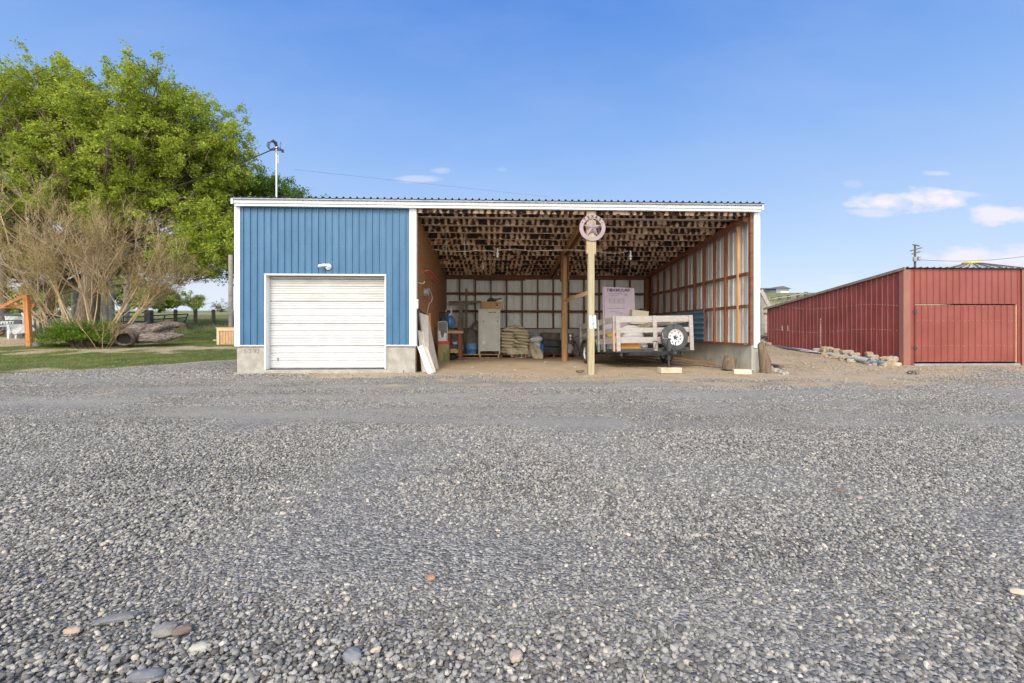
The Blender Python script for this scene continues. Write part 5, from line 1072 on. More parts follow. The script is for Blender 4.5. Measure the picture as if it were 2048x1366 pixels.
# ---------------------------------------------------------------- rubble, pipes and tin beside the red shed
def GW(px, py, off):
    d = ray(px, py); t = (RX - off) / d.x; p = Vector((0, CAMY, CAMH)) + d * t; g = gz(p.x, p.y); p.z = max(g, p.z - .05); return p
def rock(px, py, r, name, label, cat, group, m, sq=.6, rot=None, nz=.15, up=0.0, p=None):
    p = p or G(px, py); b = MB(); a = rot if rot is not None else random.uniform(0, 3); b.ball((0, 0, 0), r, 10, 7, nz=nz, seed=px * .37 + py, pw=sq); ca_, sa_ = math.cos(a), math.sin(a)
    b.v = [(p.x + x * ca_ - y * sa_, p.y + x * sa_ + y * ca_, p.z + r[2] * .8 + up + z) for x, y, z in b.v]
    return b.build(name, m, label=label, cat=cat, group=group)
lst = [(1636, 708), (1648, 711), (1652, 704), (1660, 711), (1664, 702), (1672, 712), (1676, 705), (1685, 713), (1690, 707), (1698, 715), (1702, 709), (1708, 713), (1733, 722), (1738, 714), (1746, 717), (1750, 725), (1757, 718), (1766, 727), (1768, 720), (1776, 728), (1782, 724), (1786, 733), (1795, 735), (1773, 733), (1655, 708), (1669, 707), (1681, 709), (1742, 720), (1762, 723), (1779, 731)]
for k, (px, py) in enumerate(lst):
    m = M_brickt if k % 3 else M_block
    rock(px, py, (random.uniform(.09, .16), random.uniform(.07, .10), random.uniform(.05, .085)), 'rubble_block', 'tan broken block in the loose heap along the red shed side', 'block', 'tan rubble blocks beside the red shed', m, .5, nz=.35, p=GW(px, py + 2, .14 + .09 * (k % 3)) + Vector((0, 0, .10 * (k % 2))))
    if k % 2: rock(px + 3, py + 6, (.12, .09, .06), 'rubble_block', 'tan broken block in the loose heap along the red shed side', 'block', 'tan rubble blocks beside the red shed', m, .42, p=(lambda v: Vector((v.x, v.y, gz(v.x, v.y))))(GW(px + 3, py + 9, random.uniform(.3, .85))))
    rock(px, py, (random.uniform(.04, .09), random.uniform(.03, .06), random.uniform(.02, .045)), 'rubble_block', 'tan broken block in the loose heap along the red shed side', 'block', 'tan rubble blocks beside the red shed', M_brickt if k % 4 else M_stump, .6, nz=.4, p=(lambda v: Vector((v.x, v.y, gz(v.x, v.y))))(GW(px + random.uniform(-8, 8), py + 9, random.uniform(.25, 1.1))))
def pipe(a, e, r, m, lab, cat='pipe', z0=None):
    a, e = GW(*a, .62), GW(*e, .55); b = MB(); n = 14
    a = a + Vector((0, 0, r + .02)); e = e + Vector((0, 0, r + .02)); d = (e - a).normalized()
    b.tube([a, e], r, n, cap=False); b.tube([e, a + d * .01], r * .85, n, cap=False); return b.build('pipe', m, label=lab, cat=cat, group='pipes lying beside the red shed', smooth=True)
pipe((1657, 717), (1727, 731), .055, M_pvc, 'longest grey pipe lying in front of the rubble')
pipe((1690, 719), (1705, 722), .04, M_pvc, 'short grey pipe behind the longest one')
pipe((1706, 718), (1738, 731), .075, M_pvc, 'thick grey tapering pipe left of the blue one')
pipe((1741, 732), (1773, 734), .04, M_bluep, 'bright blue pipe in front of the rubble')
for (pts, m, lab) in ((((1541, 694), (1560, 700), (1600, 711), (1618, 711), (1575, 699)), M_galv, 'long grey tin sheet lying along the foot of the red shed'), (((1578, 713), (1610, 716), (1640, 717), (1648, 714), (1600, 709)), M_bagw, 'pale flat tin strip lying nearer the yard'), (((1615, 716), (1655, 718), (1658, 714), (1640, 712)), M_stump, 'brown flat board under the rubble end')):
    vs = [GW(q[0], q[1], .12 + .13 * k) + Vector((0, 0, .03 + .03 * (k % 2))) for k, q in enumerate(pts)]; b = MB(); b.prism(vs, (0, 0, .01)); b.build('flat_sheet', m, label=lab, cat='sheet')
rock(1827, 749, (.12, .07, .05), 'dark_rock', 'dark speckled rock alone on the dirt before the red shed', 'rock', None, mat('dark mottled rock', (.04, .035, .035), (.30, .27, .25), scale=18, rough=.9, lo=.45, hi=.62), .8)
for k in range(22):
    px = 1542 + random.random() * 34; py = 738 + (px - 1542) * .35 + random.uniform(-4, 3)
    rock(px, py, (random.uniform(.025, .06), random.uniform(.02, .04), random.uniform(.015, .03)), 'debris_chip', 'grey and white chip in the scatter by the leaning log', 'debris', 'pale debris chips by the leaning log', M_block if k % 3 == 0 else (M_pvc if k % 3 == 1 else M_greyp), .6, nz=.4)
b = MB(); a, e = G(1541, 733), G(1563, 737); b.beam(a + Vector((0, 0, .05)), e + Vector((0, 0, .04)), .14, .06); b.build('broken_board', M_stump, label='brown broken board on the dirt right of the leaning log', cat='board')
q = G(1795, 742)
# dry twigs and dead weeds in the gap between the sheds
def weedpatch(name, x0, x1, y0, y1, n, h, mat_, label, cat, kind='stuff', seed=1):
    rg = np.random.default_rng(seed); x = rg.uniform(x0, x1, n); y = rg.uniform(y0, y1, n); z = gz_arr(x, y); a = rg.uniform(0, 6.28, n); L = h * rg.uniform(.3, 1, n); w = .006 + .004 * rg.random(n); lean = rg.uniform(.1, .9, n)
    base = np.stack([x, y, z - .01], -1); side = np.stack([np.cos(a), np.sin(a), 0 * a], -1) * w[:, None]; tip = base + np.stack([np.cos(a + 1.2) * L * lean, np.sin(a + 1.2) * L * lean, L], -1)
    V = np.stack([base - side, base + side, tip], 1).reshape(-1, 3); Fc = np.arange(3 * n).reshape(-1, 3); return rawmesh(name, V, Fc, mat_, kind=kind, label=label, cat=cat)
M_dryg = mat('dry stalks', (.30, .24, .14), (.46, .39, .25), scale=3, rough=.95)
weedpatch('dead_weeds', 6.6, 10.6, 6.8, 9.5, 2600, .35, M_dryg, 'dead dry weeds in the gap between the two sheds', 'weeds', seed=3)
weedpatch('dead_weeds', 6.5, 8.2, 2.8, 7.2, 900, .22, M_dryg, 'low dry litter along the outer wall of the open bay', 'weeds', seed=4)
for k in range(16):
    px, py = 1522 + random.random() * 20, 668 + random.random() * 24; rock(px, py, (random.uniform(.08, .2), .08, .07), 'field_rock', 'brown clod or rock in the gap between the sheds', 'rock', 'rocks in the gap between the sheds', M_stump if k % 2 else M_brickt, .7)
# pole brace, post and pipe gate in the gap
Yg = 9.5
b = MB(); b.beam(P(1522, 580, Yg), P(1541, 618, Yg), .16, .05, up=(0, -1, 0)); b.build('slanting_board', M_greywood, label='pale grey board slanting down behind the red shed corner', cat='board')
q0 = P(1527, 590, Yg); b = MB(); b.tube([(q0.x + .02, Yg + .1, gz(q0.x, Yg) - .1), (q0.x, Yg + .1, q0.z)], [.09, .07], 10); b.build('fence_post', M_rail, label='weathered grey post standing close behind the main shed corner', cat='post')
b = MB(); q1 = P(1520, 575, Yg + .3); b.beam((q1.x + .05, Yg + .3, P(1520, 575, Yg).z), (P(1529, 668, Yg).x, Yg + .3, P(1529, 668, Yg).z), .06, .06); b.build('thin_pole', M_fpost, label='thin dark pole leaning beside the grey post', cat='pole')
b = MB(); Yq = 9.9; a, e = P(1536, 635, Yq), P(1550, 665, Yq)
for (p, q) in (((a.x, a.z), (e.x, a.z)), ((a.x, e.z), (e.x, e.z)), ((a.x, a.z), (a.x, e.z)), ((a.x, (a.z + e.z) / 2 + .1), (e.x, (a.z + e.z) / 2 + .1))): b.tube([(p[0], Yq, p[1]), (q[0], Yq, q[1])], .022, 8)
b.build('pipe_gate', M_fpost, label='small brown pipe gate peeping out behind the red shed', cat='gate')
b = MB(); b.beam(P(1529, 627, Yg), P(1542, 629, Yg), .08, .08); b.build('rail', M_fpost, label='short dark rail above the small pipe gate', cat='rail')
# rail fence on the slope
fp_ = [(1534, 607), (1545, 606), (1560, 603), (1578, 601), (1597, 597), (1612, 595)]
weedpatch('dry_grass', 7.5, 16, -2.6, 1.4, 700, .07, M_dryg, 'short dry grass specks on the dirt before the red shed', 'grass', seed=8)
ff = thing('rail_fence', G(1560, 606), 'grey three rail fence crossing the slope behind the red shed', 'fence')
tops = []
for (px, py) in fp_:
    Yp = 34; p = P(px, py, Yp); zg = gz(p.x, Yp); b = MB(); b.box(p.x - .13, Yp - .1, zg - .2, p.x + .13, Yp + .1, p.z + .55); b.build('fence_post', M_fpost, ff); tops.append(Vector((p.x, Yp, p.z + .55)))
for k in range(4):
    b = MB(); b.tube([q + Vector((0, -.13, -.15 - .38 * k)) for q in tops], .06, 6); b.build('rail', M_rail, ff)
weedpatch('sagebrush', 18, 28, 35, 44, 5000, .9, L_pale, 'pale green brush along the slope behind the rail fence', 'brush', seed=6)
# far barn on the crest
Yb = 78; a, e, m1 = P(1527, 586, Yb), P(1577, 586, Yb), P(1552, 586, Yb); zt_, zr_ = P(1552, 577.5, Yb).z, P(1564, 572, Yb).z; z0_ = a.z - 1.5
fb_ = thing('far_barn', (m1.x, Yb, z0_), 'small grey open sided barn far off on the hill crest', 'barn')
b = MB(); b.box(m1.x, Yb + .1, z0_, m1.x + .25, Yb + .4, zt_); b.box(e.x - .25, Yb + .1, z0_, e.x, Yb + .4, zt_); b.box(m1.x, Yb + 8, z0_, e.x, Yb + 8.2, zt_); b.box(e.x - .1, Yb, z0_, e.x, Yb + 8, zt_); b.box(m1.x, Yb, zt_ - .45, e.x, Yb + .2, zt_); b.build('wall', M_galv, fb_)
b = MB(); b.prism([(a.x - 4, Yb + 2, z0_), (m1.x, Yb + .3, z0_), (m1.x, Yb + .3, zt_), (a.x - 4, Yb + 2, zt_ - .4)], (0, .2, 0)); b.build('side_wing', mat('slate wall', (.13, .14, .17), (.19, .2, .23), rough=.8), fb_)
b = MB(); xc = (m1.x + e.x) / 2; b.prism([(m1.x - .5, Yb - .3, zt_), (e.x + .5, Yb - .3, zt_), (xc, Yb - .3, zr_)], (0, 9, 0)); b.prism([(a.x - 4.5, Yb - .2, zt_ - .35), (m1.x - .5, Yb - .2, zt_), (xc, Yb + 4, zr_ - .1), (a.x - 4.5, Yb + 4, zr_ - .3)], (0, 0, .1)); b.build('roof', mat('pale far roof', (.09, .095, .105), (.13, .135, .14), rough=.6), fb_)
cc = P(1563, 585, Yb - 2); b = MB(); b.box(cc.x - 1.4, Yb - 3, cc.z - 1, cc.x + 1.4, Yb - 1.5, cc.z - .2); b.box(cc.x - .8, Yb - 3, cc.z - .2, cc.x + .9, Yb - 1.5, cc.z + .2); b.build('parked_car', M_white, label='tiny white car parked in front of the far barn', cat='car', bevel=.2)
# grain bin behind the red shed
Yn = 45; q = P(1943, 524, Yn); rb = (P(2010, 545, Yn).x - P(1878, 545, Yn).x) / 2; zc_ = q.z
gb = thing('grain_bin', (q.x, Yn, gz(q.x, Yn)), 'grey conical bin roof with yellow cap rising behind the red shed', 'grain bin')
b = MB(); ze = P(1878, 546, Yn).z; b.lathe([(rb, gz(q.x, Yn) - 1), (rb, ze)], (q.x, Yn, 0), 'z', 40); b.build('wall', M_galv, gb, smooth=True)
b = MB(); n = 28
for k in range(n):
    a0, a1 = 2 * math.pi * k / n, 2 * math.pi * (k + 1) / n; am = (a0 + a1) / 2; r0 = .95
    pb = lambda r, a, z: (q.x + r * math.cos(a), Yn + r * math.sin(a), z)
    b.add([pb(r0, a0, zc_ - .3), pb(r0, am, zc_ - .36), pb(r0, a1, zc_ - .3), pb(rb + .1, a1, ze + .12), pb(rb + .1, am, ze - .05), pb(rb + .1, a0, ze + .12)], [(0, 1, 4, 5), (1, 2, 3, 4)])
b.build('roof', mat('bin roof steel', (.38, .42, .46), (.52, .56, .60), scale=1, rough=.4, metal=.3), gb)
b = MB()
for k in range(28):
    a0 = 2 * math.pi * k / 28; b.beam((q.x + .95 * math.cos(a0), Yn + .95 * math.sin(a0), zc_ - .24), (q.x + (rb + .1) * math.cos(a0), Yn + (rb + .1) * math.sin(a0), ze + .18), .06, .08)
b.build('roof_ribs', M_fpost, gb, kind='stuff')
b = MB(); b.lathe([(0, zc_ + .0), (.9, zc_), (.95, zc_ - .10), (.9, zc_ - .35)], (q.x, Yn, 0), 'z', 30); b.build('cap', mat('yellow bin cap', (.62, .50, .06), (.70, .58, .12), rough=.5), gb)
# utility pole behind the red shed
Yp = 58; q = P(1830, 490, Yp); up_ = thing('power_pole', (q.x, Yp, gz(q.x, Yp)), 'dark wooden power pole with crossarms behind the red shed', 'power pole')
b = MB(); b.tube([(q.x, Yp, gz(q.x, Yp) - .5), (q.x, Yp, q.z)], [.20, .13], 10); b.build('pole', M_fpost, up_, smooth=True)
for (za, w_, tl, nm) in ((491, 7, -.1, 'crossarm'), (499, 12, .25, 'crossarm'), (506, 9, .2, 'crossarm')):
    zz = P(1830, za, Yp).z; ww = w_ / F * (Yp + 11); b = MB(); b.beam((q.x - ww, Yp - .18, zz - tl), (q.x + ww, Yp - .18, zz + tl), .13, .16); b.build(nm, M_fpost, up_)
zz = P(1830, 519, Yp).z; b = MB(); b.lathe([(0, -.35), (.26, -.35), (.28, 0), (.26, .35), (0, .4)], (q.x - .35, Yp - .35, zz), 'z', 14); b.lathe([(0, -.3), (.22, -.3), (.22, .3), (0, .3)], (q.x + .4, Yp - .3, zz + .1), 'z', 12); b.build('transformer', M_greyp, up_, smooth=True)
b = MB(); pts = [Vector((q.x, Yp, zz)).lerp(P(2200, 480, 60), i / 10) - Vector((0, 0, 1.4 * 4 * (i / 10) * (1 - i / 10))) for i in range(11)]; b.tube(pts, .03, 5); b.build('power_wire', M_wire, label='sagging wire running right from the power pole', cat='wire')

# ---------------------------------------------------------------- foliage
def leaf_quads(C, size, rg, up=.35, droop=0):       # a small folded leaf (two triangles) at every centre
    n = len(C); s = size * rg.uniform(.6, 1.25, n)[:, None]
    nrm = rg.normal(size=(n, 3)); nrm[:, 2] = np.abs(nrm[:, 2]) + up; nrm /= np.linalg.norm(nrm, axis=1)[:, None]
    a = np.cross(nrm, rg.normal(size=(n, 3))); a /= np.linalg.norm(a, axis=1)[:, None] + 1e-9; b = np.cross(nrm, a)
    V = np.stack([C - a * s, C - b * s * .45 + nrm * s * .1, C + a * s, C + b * s * .45 + nrm * s * .1], 1)
    return V.reshape(-1, 3)
def leaves(name, C, size, m, parent, rg, up=.35):
    V = leaf_quads(C, size, rg, up); n = len(C); Fc = np.arange(4 * n).reshape(n, 4); return rawmesh(name, V, Fc, m, parent)
def bez(a, m_, e, n=6): return [a * (1 - t) ** 2 + m_ * 2 * t * (1 - t) + e * t * t for t in [i / n for i in range(n + 1)]]
def big_tree(name, label, base, fork_z, lobes, seed, ncl, nsub, nspray, nleaf, leaf, tr, lm, bark=M_bark, crown_noise=.85, group=None, cat='tree', spr=.34):
    rg = np.random.default_rng(seed); rnd = random.Random(seed); t_ = thing(name, base, label, cat, group); base = Vector(base)
    b = MB(); fork = Vector((base.x + .3, base.y, fork_z)); b.tube([base - Vector((0, 0, .3)), base + Vector((.05, 0, .6)), base.lerp(fork, .6) + Vector((.1, 0, 0)), fork], [tr * 1.5, tr * 1.05, tr * .85, tr * .8], 14)
    C = []; w = np.array([l[1][0] * l[1][1] * l[1][2] for l in lobes]); w = w ** .67; w /= w.sum()
    tw = MB()
    for i in range(ncl):
        c, r = lobes[rg.choice(len(lobes), p=w)]; d = rg.normal(size=3); d /= np.linalg.norm(d); q = rg.uniform(.08, 1) ** .5 * .88
        ctr = Vector((c[0] + d[0] * r[0] * q, c[1] + d[1] * r[1] * q, c[2] + d[2] * r[2] * q))
        L = (ctr - fork).length; st = fork.lerp(base, rnd.uniform(0, .25)); mid = st.lerp(ctr, .5) + Vector((rnd.uniform(-.5, .5), rnd.uniform(-.5, .5), rnd.uniform(.1, .25) * L * .5))
        pts = bez(st, mid, ctr, 7); r0 = tr * (rnd.uniform(.14, .26) if i % 6 == 0 else rnd.uniform(.03, .08)); b.tube(pts, [r0 * (1 - .85 * k / 7) + .012 for k in range(8)], 6, cap=False)
        for s in range(nsub):
            dd = Vector(rg.normal(size=3)).normalized(); dd.z = dd.z * .7 + .15; R_ = rnd.uniform(.5, 1) * crown_noise * 1.9; st2 = pts[rnd.choice((4, 5, 6, 7))]; e2 = ctr + dd * R_
            p2 = bez(st2, st2.lerp(e2, .5) + Vector((0, 0, .25)), e2, 4); tw.tube(p2, [.028, .022, .017, .012, .007], 3, cap=False)
            for u in range(nspray):
                o = p2[rnd.choice((2, 3, 4, 4))]; sd_ = Vector(rg.normal(size=3)).normalized() * .6 + dd * .7; sd_.z = sd_.z * .6 + rnd.uniform(-.25, .45); sl = rnd.uniform(.35, .95) * crown_noise
                tpar = rg.uniform(0, 1, nleaf)[:, None]; dr_ = np.array(sd_)[None, :] * sl * tpar; dr_[:, 2] -= .28 * sl * tpar[:, 0] ** 2
                pos = np.array(o)[None, :] + dr_ + rg.normal(size=(nleaf, 3)) * spr * .32; C.append(pos)
    b.build('trunk', bark, t_, smooth=True); tw.build('twigs', bark, t_)
    C = np.concatenate(C); leaves('crown', C, leaf, lm, t_, rg); return t_
def lobe(px, py, rx, ry, Y, ryd=None):
    p = P(px, py, Y); k = (Y - CAMY) / F; return ((p.x, Y, p.z), (rx * k * .93, ryd or rx * k * .7, ry * k * .95))
YT = 15.5; bt = G(170, 652); bt = Vector((P(172, 600, YT).x, YT, gz(P(172, 600, YT).x, YT)))
big_tree('shade_tree', 'huge spreading tree with yellow green spring leaves and dark trunk', bt, bt.z + 4.2,
         [lobe(110, 300, 200, 140, YT, 5), lobe(320, 345, 130, 135, YT, 4.5), lobe(140, 215, 130, 60, YT, 3.5), lobe(170, 400, 190, 80, YT - 1, 3.5), lobe(395, 440, 62, 95, YT, 3), lobe(0, 430, 120, 150, YT, 4), lobe(-110, 420, 110, 110, YT, 4), lobe(330, 250, 110, 80, YT, 3.5), lobe(410, 480, 50, 60, YT - 1, 2), lobe(250, 420, 120, 70, YT, 4), lobe(425, 520, 55, 46, YT - 2, 2), lobe(440, 470, 45, 70, YT - 1, 2), lobe(440, 300, 55, 60, YT, 2.5), lobe(375, 235, 95, 75, YT, 3.5), lobe(430, 290, 55, 90, YT, 3), lobe(40, 250, 100, 80, YT + 1, 3)],
         11, 250, 9, 5, 30, .082, .5, L_main)
YT2 = 21; b2 = Vector((P(520, 600, YT2).x, YT2, gz(-12, YT2)))
big_tree('shade_tree', 'deeper green tree rising behind the blue bay roof', b2, b2.z + 3, [lobe(535, 410, 68, 74, YT2, 2.6), lobe(470, 395, 60, 66, YT2, 2.6), lobe(592, 425, 34, 36, YT2, 2), lobe(440, 500, 50, 60, YT2 - 3, 2)], 12, 88, 8, 5, 22, .088, .35, L_dark)
YT3 = 19.5; b3 = Vector((P(90, 600, YT3).x, YT3, gz(-27, YT3)))
big_tree('shade_tree', 'darker leafy tree low at the left behind the bare bush', b3, b3.z + 2.5, [lobe(60, 510, 105, 75, YT3, 2.5), lobe(200, 500, 90, 65, YT3, 2.5), lobe(-40, 520, 60, 70, YT3, 2.5), lobe(320, 500, 80, 45, YT3, 2.2), lobe(405, 530, 55, 40, YT3, 2.2)], 13, 62, 7, 5, 20, .085, .3, L_dark)
YT4 = 17; b4 = Vector((P(470, 600, YT4).x + .2, YT4, gz(-15, YT4)))
# grey pole beside the shed, pole at the far left
b = MB(); Yp = 12; q = P(462, 690, Yp); b.tube([(q.x, Yp, gz(q.x, Yp) - .2), (q.x - .02, Yp, 4.6)], [.105, .095], 12); b.build('utility_pole', M_rail, label='grey wooden pole standing just left of the white shed corner', cat='pole', smooth=True)
b = MB(); Yp = 13; q = P(7, 690, Yp); b.tube([(q.x, Yp, gz(q.x, Yp) - .2), (q.x - .05, Yp, 4.8)], [.15, .13], 12); b.build('utility_pole', M_fpost, label='dark wooden pole at the left edge of the frame', cat='pole', smooth=True)
# far willow and field trees
def small_tree(px, pyb, pyt, rx, Y, label, seed, lm, ncl=14, nleaf=30, leaf=.16, bark=M_bark, nsub=6, h0=.3, cn=.9, tr=.2):
    p = P(px, pyb, Y); zg = gz(p.x, Y); top = P(px, pyt, Y).z; k = (Y - CAMY) / F; h = top - zg
    return big_tree('field_tree', label, (p.x, Y, zg), zg + h * h0, [((p.x, Y, zg + h * .62), (rx * k, rx * k * .8, h * .36))], seed, ncl, nsub, 4, nleaf, leaf, tr, lm, bark, cn, 'trees far out in the field', spr=.5)
small_tree(318, 622, 577, 34, 70, 'wide pale green willow beyond the pipe gate', 31, L_pale, 26, 34, .20, nsub=7, h0=.12, cn=1.0)
small_tree(277, 622, 585, 16, 66, 'pale green tree just left of the willow', 32, L_pale, 12, 30, .2)
small_tree(389, 622, 592, 12, 74, 'thin round tree alone on the skyline beyond the fence', 33, L_pale, 10, 22, .17, nsub=5)
small_tree(441, 621, 609, 5, 78, 'tiny bare tree on the skyline near the shed corner', 34, L_bud, 4, 10, .13, nsub=5)
small_tree(60, 625, 585, 16, 52, 'pale green tree behind the orange timber frame', 35, L_pale, 12, 26, .16)
small_tree(118, 630, 570, 22, 50, 'light green tree between frame and bare bush', 36, L_pale, 16, 26, .16)
small_tree(20, 628, 590, 20, 56, 'pale tree at the far left edge beyond the yard', 37, L_pale, 12, 26, .16)
small_tree(240, 628, 540, 20, 44, 'light green tree behind the pale trunks', 38, L_pale, 16, 26, .15)
# pale barked trunks
for k, (px, w_) in enumerate(((127, .13), (150, .17), (204, .16), (213, .14), (224, .18), (252, .2), (99, .12))):
    Y = 23 + (k % 3) * 1.5; p = P(px, 640, Y); zg = gz(p.x, Y); rnd = random.Random(k); b = MB(); b.tube([(p.x, Y, zg - .2), (p.x + rnd.uniform(-.1, .1), Y, zg + 2), (p.x + rnd.uniform(-.25, .25), Y, zg + 4.5), (p.x + rnd.uniform(-.4, .4), Y, zg + 7)], [w_ * 1.2, w_, w_ * .8, w_ * .4], 10)
    for j in range(9):
        z_ = zg + 2.2 + j * .5; a = rnd.uniform(0, 6.28); b.tube([(p.x, Y, z_), (p.x + math.cos(a) * .7, Y + math.sin(a) * .5, z_ + .6), (p.x + math.cos(a) * 1.2, Y + math.sin(a) * .9, z_ + 1.3)], [.04, .025, .01], 4)
    b.build('pale_trunk', M_barkw, label=['slim', 'crooked', 'stout', 'thin', 'bright', 'thickest', 'leftmost'][k] + ' pale barked tree trunk ' + ['seen right of the orange frame', 'left of the bare bush stems', 'behind the right of the bare bush', 'paired close to a stouter one', 'right of the paired trunks', 'nearest the pipe gate', 'by the stone bench'][k], cat='tree trunk', group='pale tree trunks behind the yard', smooth=True)

# bare bush
def bare_bush(base, stems, label, seed, L0=2.6, lev=4):
    rnd = random.Random(seed); t_ = thing('bare_bush', base, label, 'bush'); b = MB(); tips = []
    def grow(p, d, L, r, lv):
        n = 4; pts = [p]; dd = d.copy()
        for i in range(n):
            dd = (dd + Vector((rnd.uniform(-.13, .13), rnd.uniform(-.13, .13), rnd.uniform(-.02, .12)))).normalized(); pts.append(pts[-1] + dd * L / n)
        b.tube(pts, [r * (1 - .5 * i / n) for i in range(n + 1)], 5 if lv > 2 else 3, cap=False)
        if lv == 0: tips.extend(pts[1:]); return
        for k in range(rnd.choice((4, 5)) if lv > 1 else rnd.choice((4, 5, 6))):
            t = rnd.uniform(.3, 1); i = min(n - 1, int(t * n)); q = pts[i].lerp(pts[i + 1], t * n - i)
            nd = (dd * 1.0 + Vector((rnd.gauss(0, .48), rnd.gauss(0, .48), rnd.gauss(.05, .34)))).normalized()
            grow(q, nd, L * rnd.uniform(.42, .66), max(.0036, r * rnd.uniform(.34, .50)), lv - 1)
    for (px, py, dx, dz, L, r) in stems:
        p = Vector(base) + Vector((px, py, 0)); grow(p, Vector((dx * 1.3, rnd.uniform(-.35, .35), dz)).normalized(), L * 1.12, r * .68, lev)
    b.build('branches', M_twig, t_)
    rg = np.random.default_rng(seed); C = np.array([tuple(q) for q in tips]); C = np.repeat(C, 2, 0) + rg.normal(size=(len(C) * 2, 3)) * .06; leaves('buds', C, .022, L_bud, t_, rg); return t_
bb = G(190, 689); bb = Vector((P(185, 600, 8.4).x, 8.4, gz(-17, 8.4)))
bare_bush(bb, [(-.6, 0, -.62, 1, 3.6, .075), (-.5, .1, -.95, .8, 3.0, .055), (-.3, 0, -.38, 1, 3.2, .05), (0, 0, -.1, 1, 3.0, .06), (.2, .1, .25, 1, 3.0, .055), (.4, 0, .55, 1, 3.1, .055), (.5, .1, .7, .9, 2.7, .05), (.1, -.2, .05, 1, 2.6, .04), (-.7, .2, -.5, .7, 2.6, .04), (.6, .2, .8, .8, 2.3, .04), (-.2, -.2, -.2, 1, 2.2, .035), (.3, -.2, .35, 1, 2.2, .035), (-.9, .1, -1.1, 1, 3.2, .05), (-1.4, .1, -.55, 1.2, 4.6, .07), (-1.9, .2, -.3, 1.2, 4.4, .06), (.15, .2, -.25, 1, 3.4, .05), (-.4, .2, .15, 1, 3.2, .045), (.6, 0, .6, 1, 3.3, .045)], 'tall bare tan bush with fanning twigs before the big tree', 5)
# low green shrub
def shrub(name, base, rx, ry, h, n, leaf, m, label, seed, cat='shrub'):
    rg = np.random.default_rng(seed); rnd = random.Random(seed); t_ = thing(name, base, label, cat); base = Vector(base); b = MB(); C = []
    for i in range(int(n / 60)):
        a = rnd.uniform(0, 6.28); q = rnd.uniform(.2, 1) ** .5; e = base + Vector((rx * q * math.cos(a), ry * q * math.sin(a), h * (1 - .75 * q * q) * rnd.uniform(.55, 1.1)))
        pts = bez(base + Vector((rx * .25 * math.cos(a), ry * .25 * math.sin(a), 0)), base.lerp(e, .5) + Vector((0, 0, h * .35)), e, 5); b.tube(pts, [.014, .012, .010, .008, .006, .004], 3, cap=False)
        for s in range(3):
            o = pts[rnd.choice((2, 3, 4, 5))]; k = 20; sd_ = np.array([math.cos(a) * .5, math.sin(a) * .5, rnd.uniform(-.1, .3)]) * rnd.uniform(.2, .5); t = rg.uniform(0, 1, k)[:, None]; C.append(np.array(o)[None] + sd_ * t + rg.normal(size=(k, 3)) * np.array([.09, .09, .035]))
    b.build('stems', M_bark, t_); C = np.concatenate(C); C[:, 2] = np.maximum(C[:, 2], base.z + .02); leaves('foliage', C, leaf, m, t_, rg, .8); return t_
sb = Vector((P(168, 600, 7.3).x, 7.3, gz(-15, 7.3))); shrub('green_shrub', sb, 1.45, .9, 1.2, 26000, .034, L_shrub, 'low feathery green shrub at the foot of the bare bush', 21)
sb2 = Vector((P(205, 600, 6.6).x, 6.6, gz(-15, 6.6)))
bare_bush(sb2, [(-.2, 0, -.4, 1, .75, .012), (0, 0, .1, 1, .8, .012), (.2, 0, .6, 1, .8, .012), (.1, 0, .3, 1, .7, .01)], 'small bare pale shoots in front of the green shrub', 9, lev=2)
q = G(362, 660); shrub('red_plant', (q.x, q.y, q.z), .5, .3, .28, 3600, .022, mat('red leaves', (.16, .03, .025), (.26, .06, .04), rough=.7), 'small dark red plant at the right end of the log', 22, 'plant')
q = G(120, 694); shrub('low_weed', (q.x, q.y, q.z), .55, .2, .14, 2600, .018, L_dark, 'low green weed clump at the edge of the lawn', 23, 'weed')
# ---------------------------------------------------------------- hollow log
def rough_tube(pts, rs, n=22, nz=.18, seed=0, cap=True):
    b = MB(); fine = []; fr = []; m_ = len(pts) - 1; K = 26
    for i in range(K + 1):
        t = i / K * m_; j = min(m_ - 1, int(t)); u = t - j; fine.append(Vector(pts[j]).lerp(Vector(pts[j + 1]), u)); fr.append(rs[j] * (1 - u) + rs[j + 1] * u)
    b.tube(fine, fr, n, cap=cap)
    vs = []
    for i, v in enumerate(b.v):
        k = min(K, i // n); c = fine[k]; v = Vector(v); d = v - c; q = 1 + nz * mnoise.noise(Vector((d.x * 2.2 + seed, d.y * 2.2 + k * .05, d.z * 3 + k * .16))) * 1.6 + .05 * math.sin(math.atan2(d.z, d.x + d.y) * 9 + k * .15); vs.append(tuple(c + d * q))
    b.v = vs; return b
Yl = 7.6
def PL(px, py, Y=Yl): return P(px, py, Y)
lg = thing('hollow_log', (PL(290, 670).x, Yl, gz(PL(290, 670).x, Yl)), 'big bleached hollow log lying on the lawn beside the green shrub', 'log')
b = rough_tube([PL(250, 675, Yl - .5), PL(266, 668, Yl - .2), PL(290, 664), PL(320, 663, Yl + .2), PL(350, 666, Yl + .4)], [.30, .33, .31, .25, .14], seed=2); b.build('main_stem', M_log, lg, smooth=True)
b = rough_tube([PL(285, 676, Yl - .2), PL(315, 677, Yl - .2), PL(345, 672, Yl), PL(368, 671, Yl + .1)], [.20, .19, .15, .04], seed=4, n=14); b.build('root', M_log, lg, smooth=True)
b = rough_tube([PL(305, 660, Yl - .1), PL(322, 654, Yl), PL(342, 651, Yl + .3), PL(357, 650, Yl + .5)], [.12, .13, .12, .11], seed=6, n=14); b.build('root', M_log, lg, smooth=True)
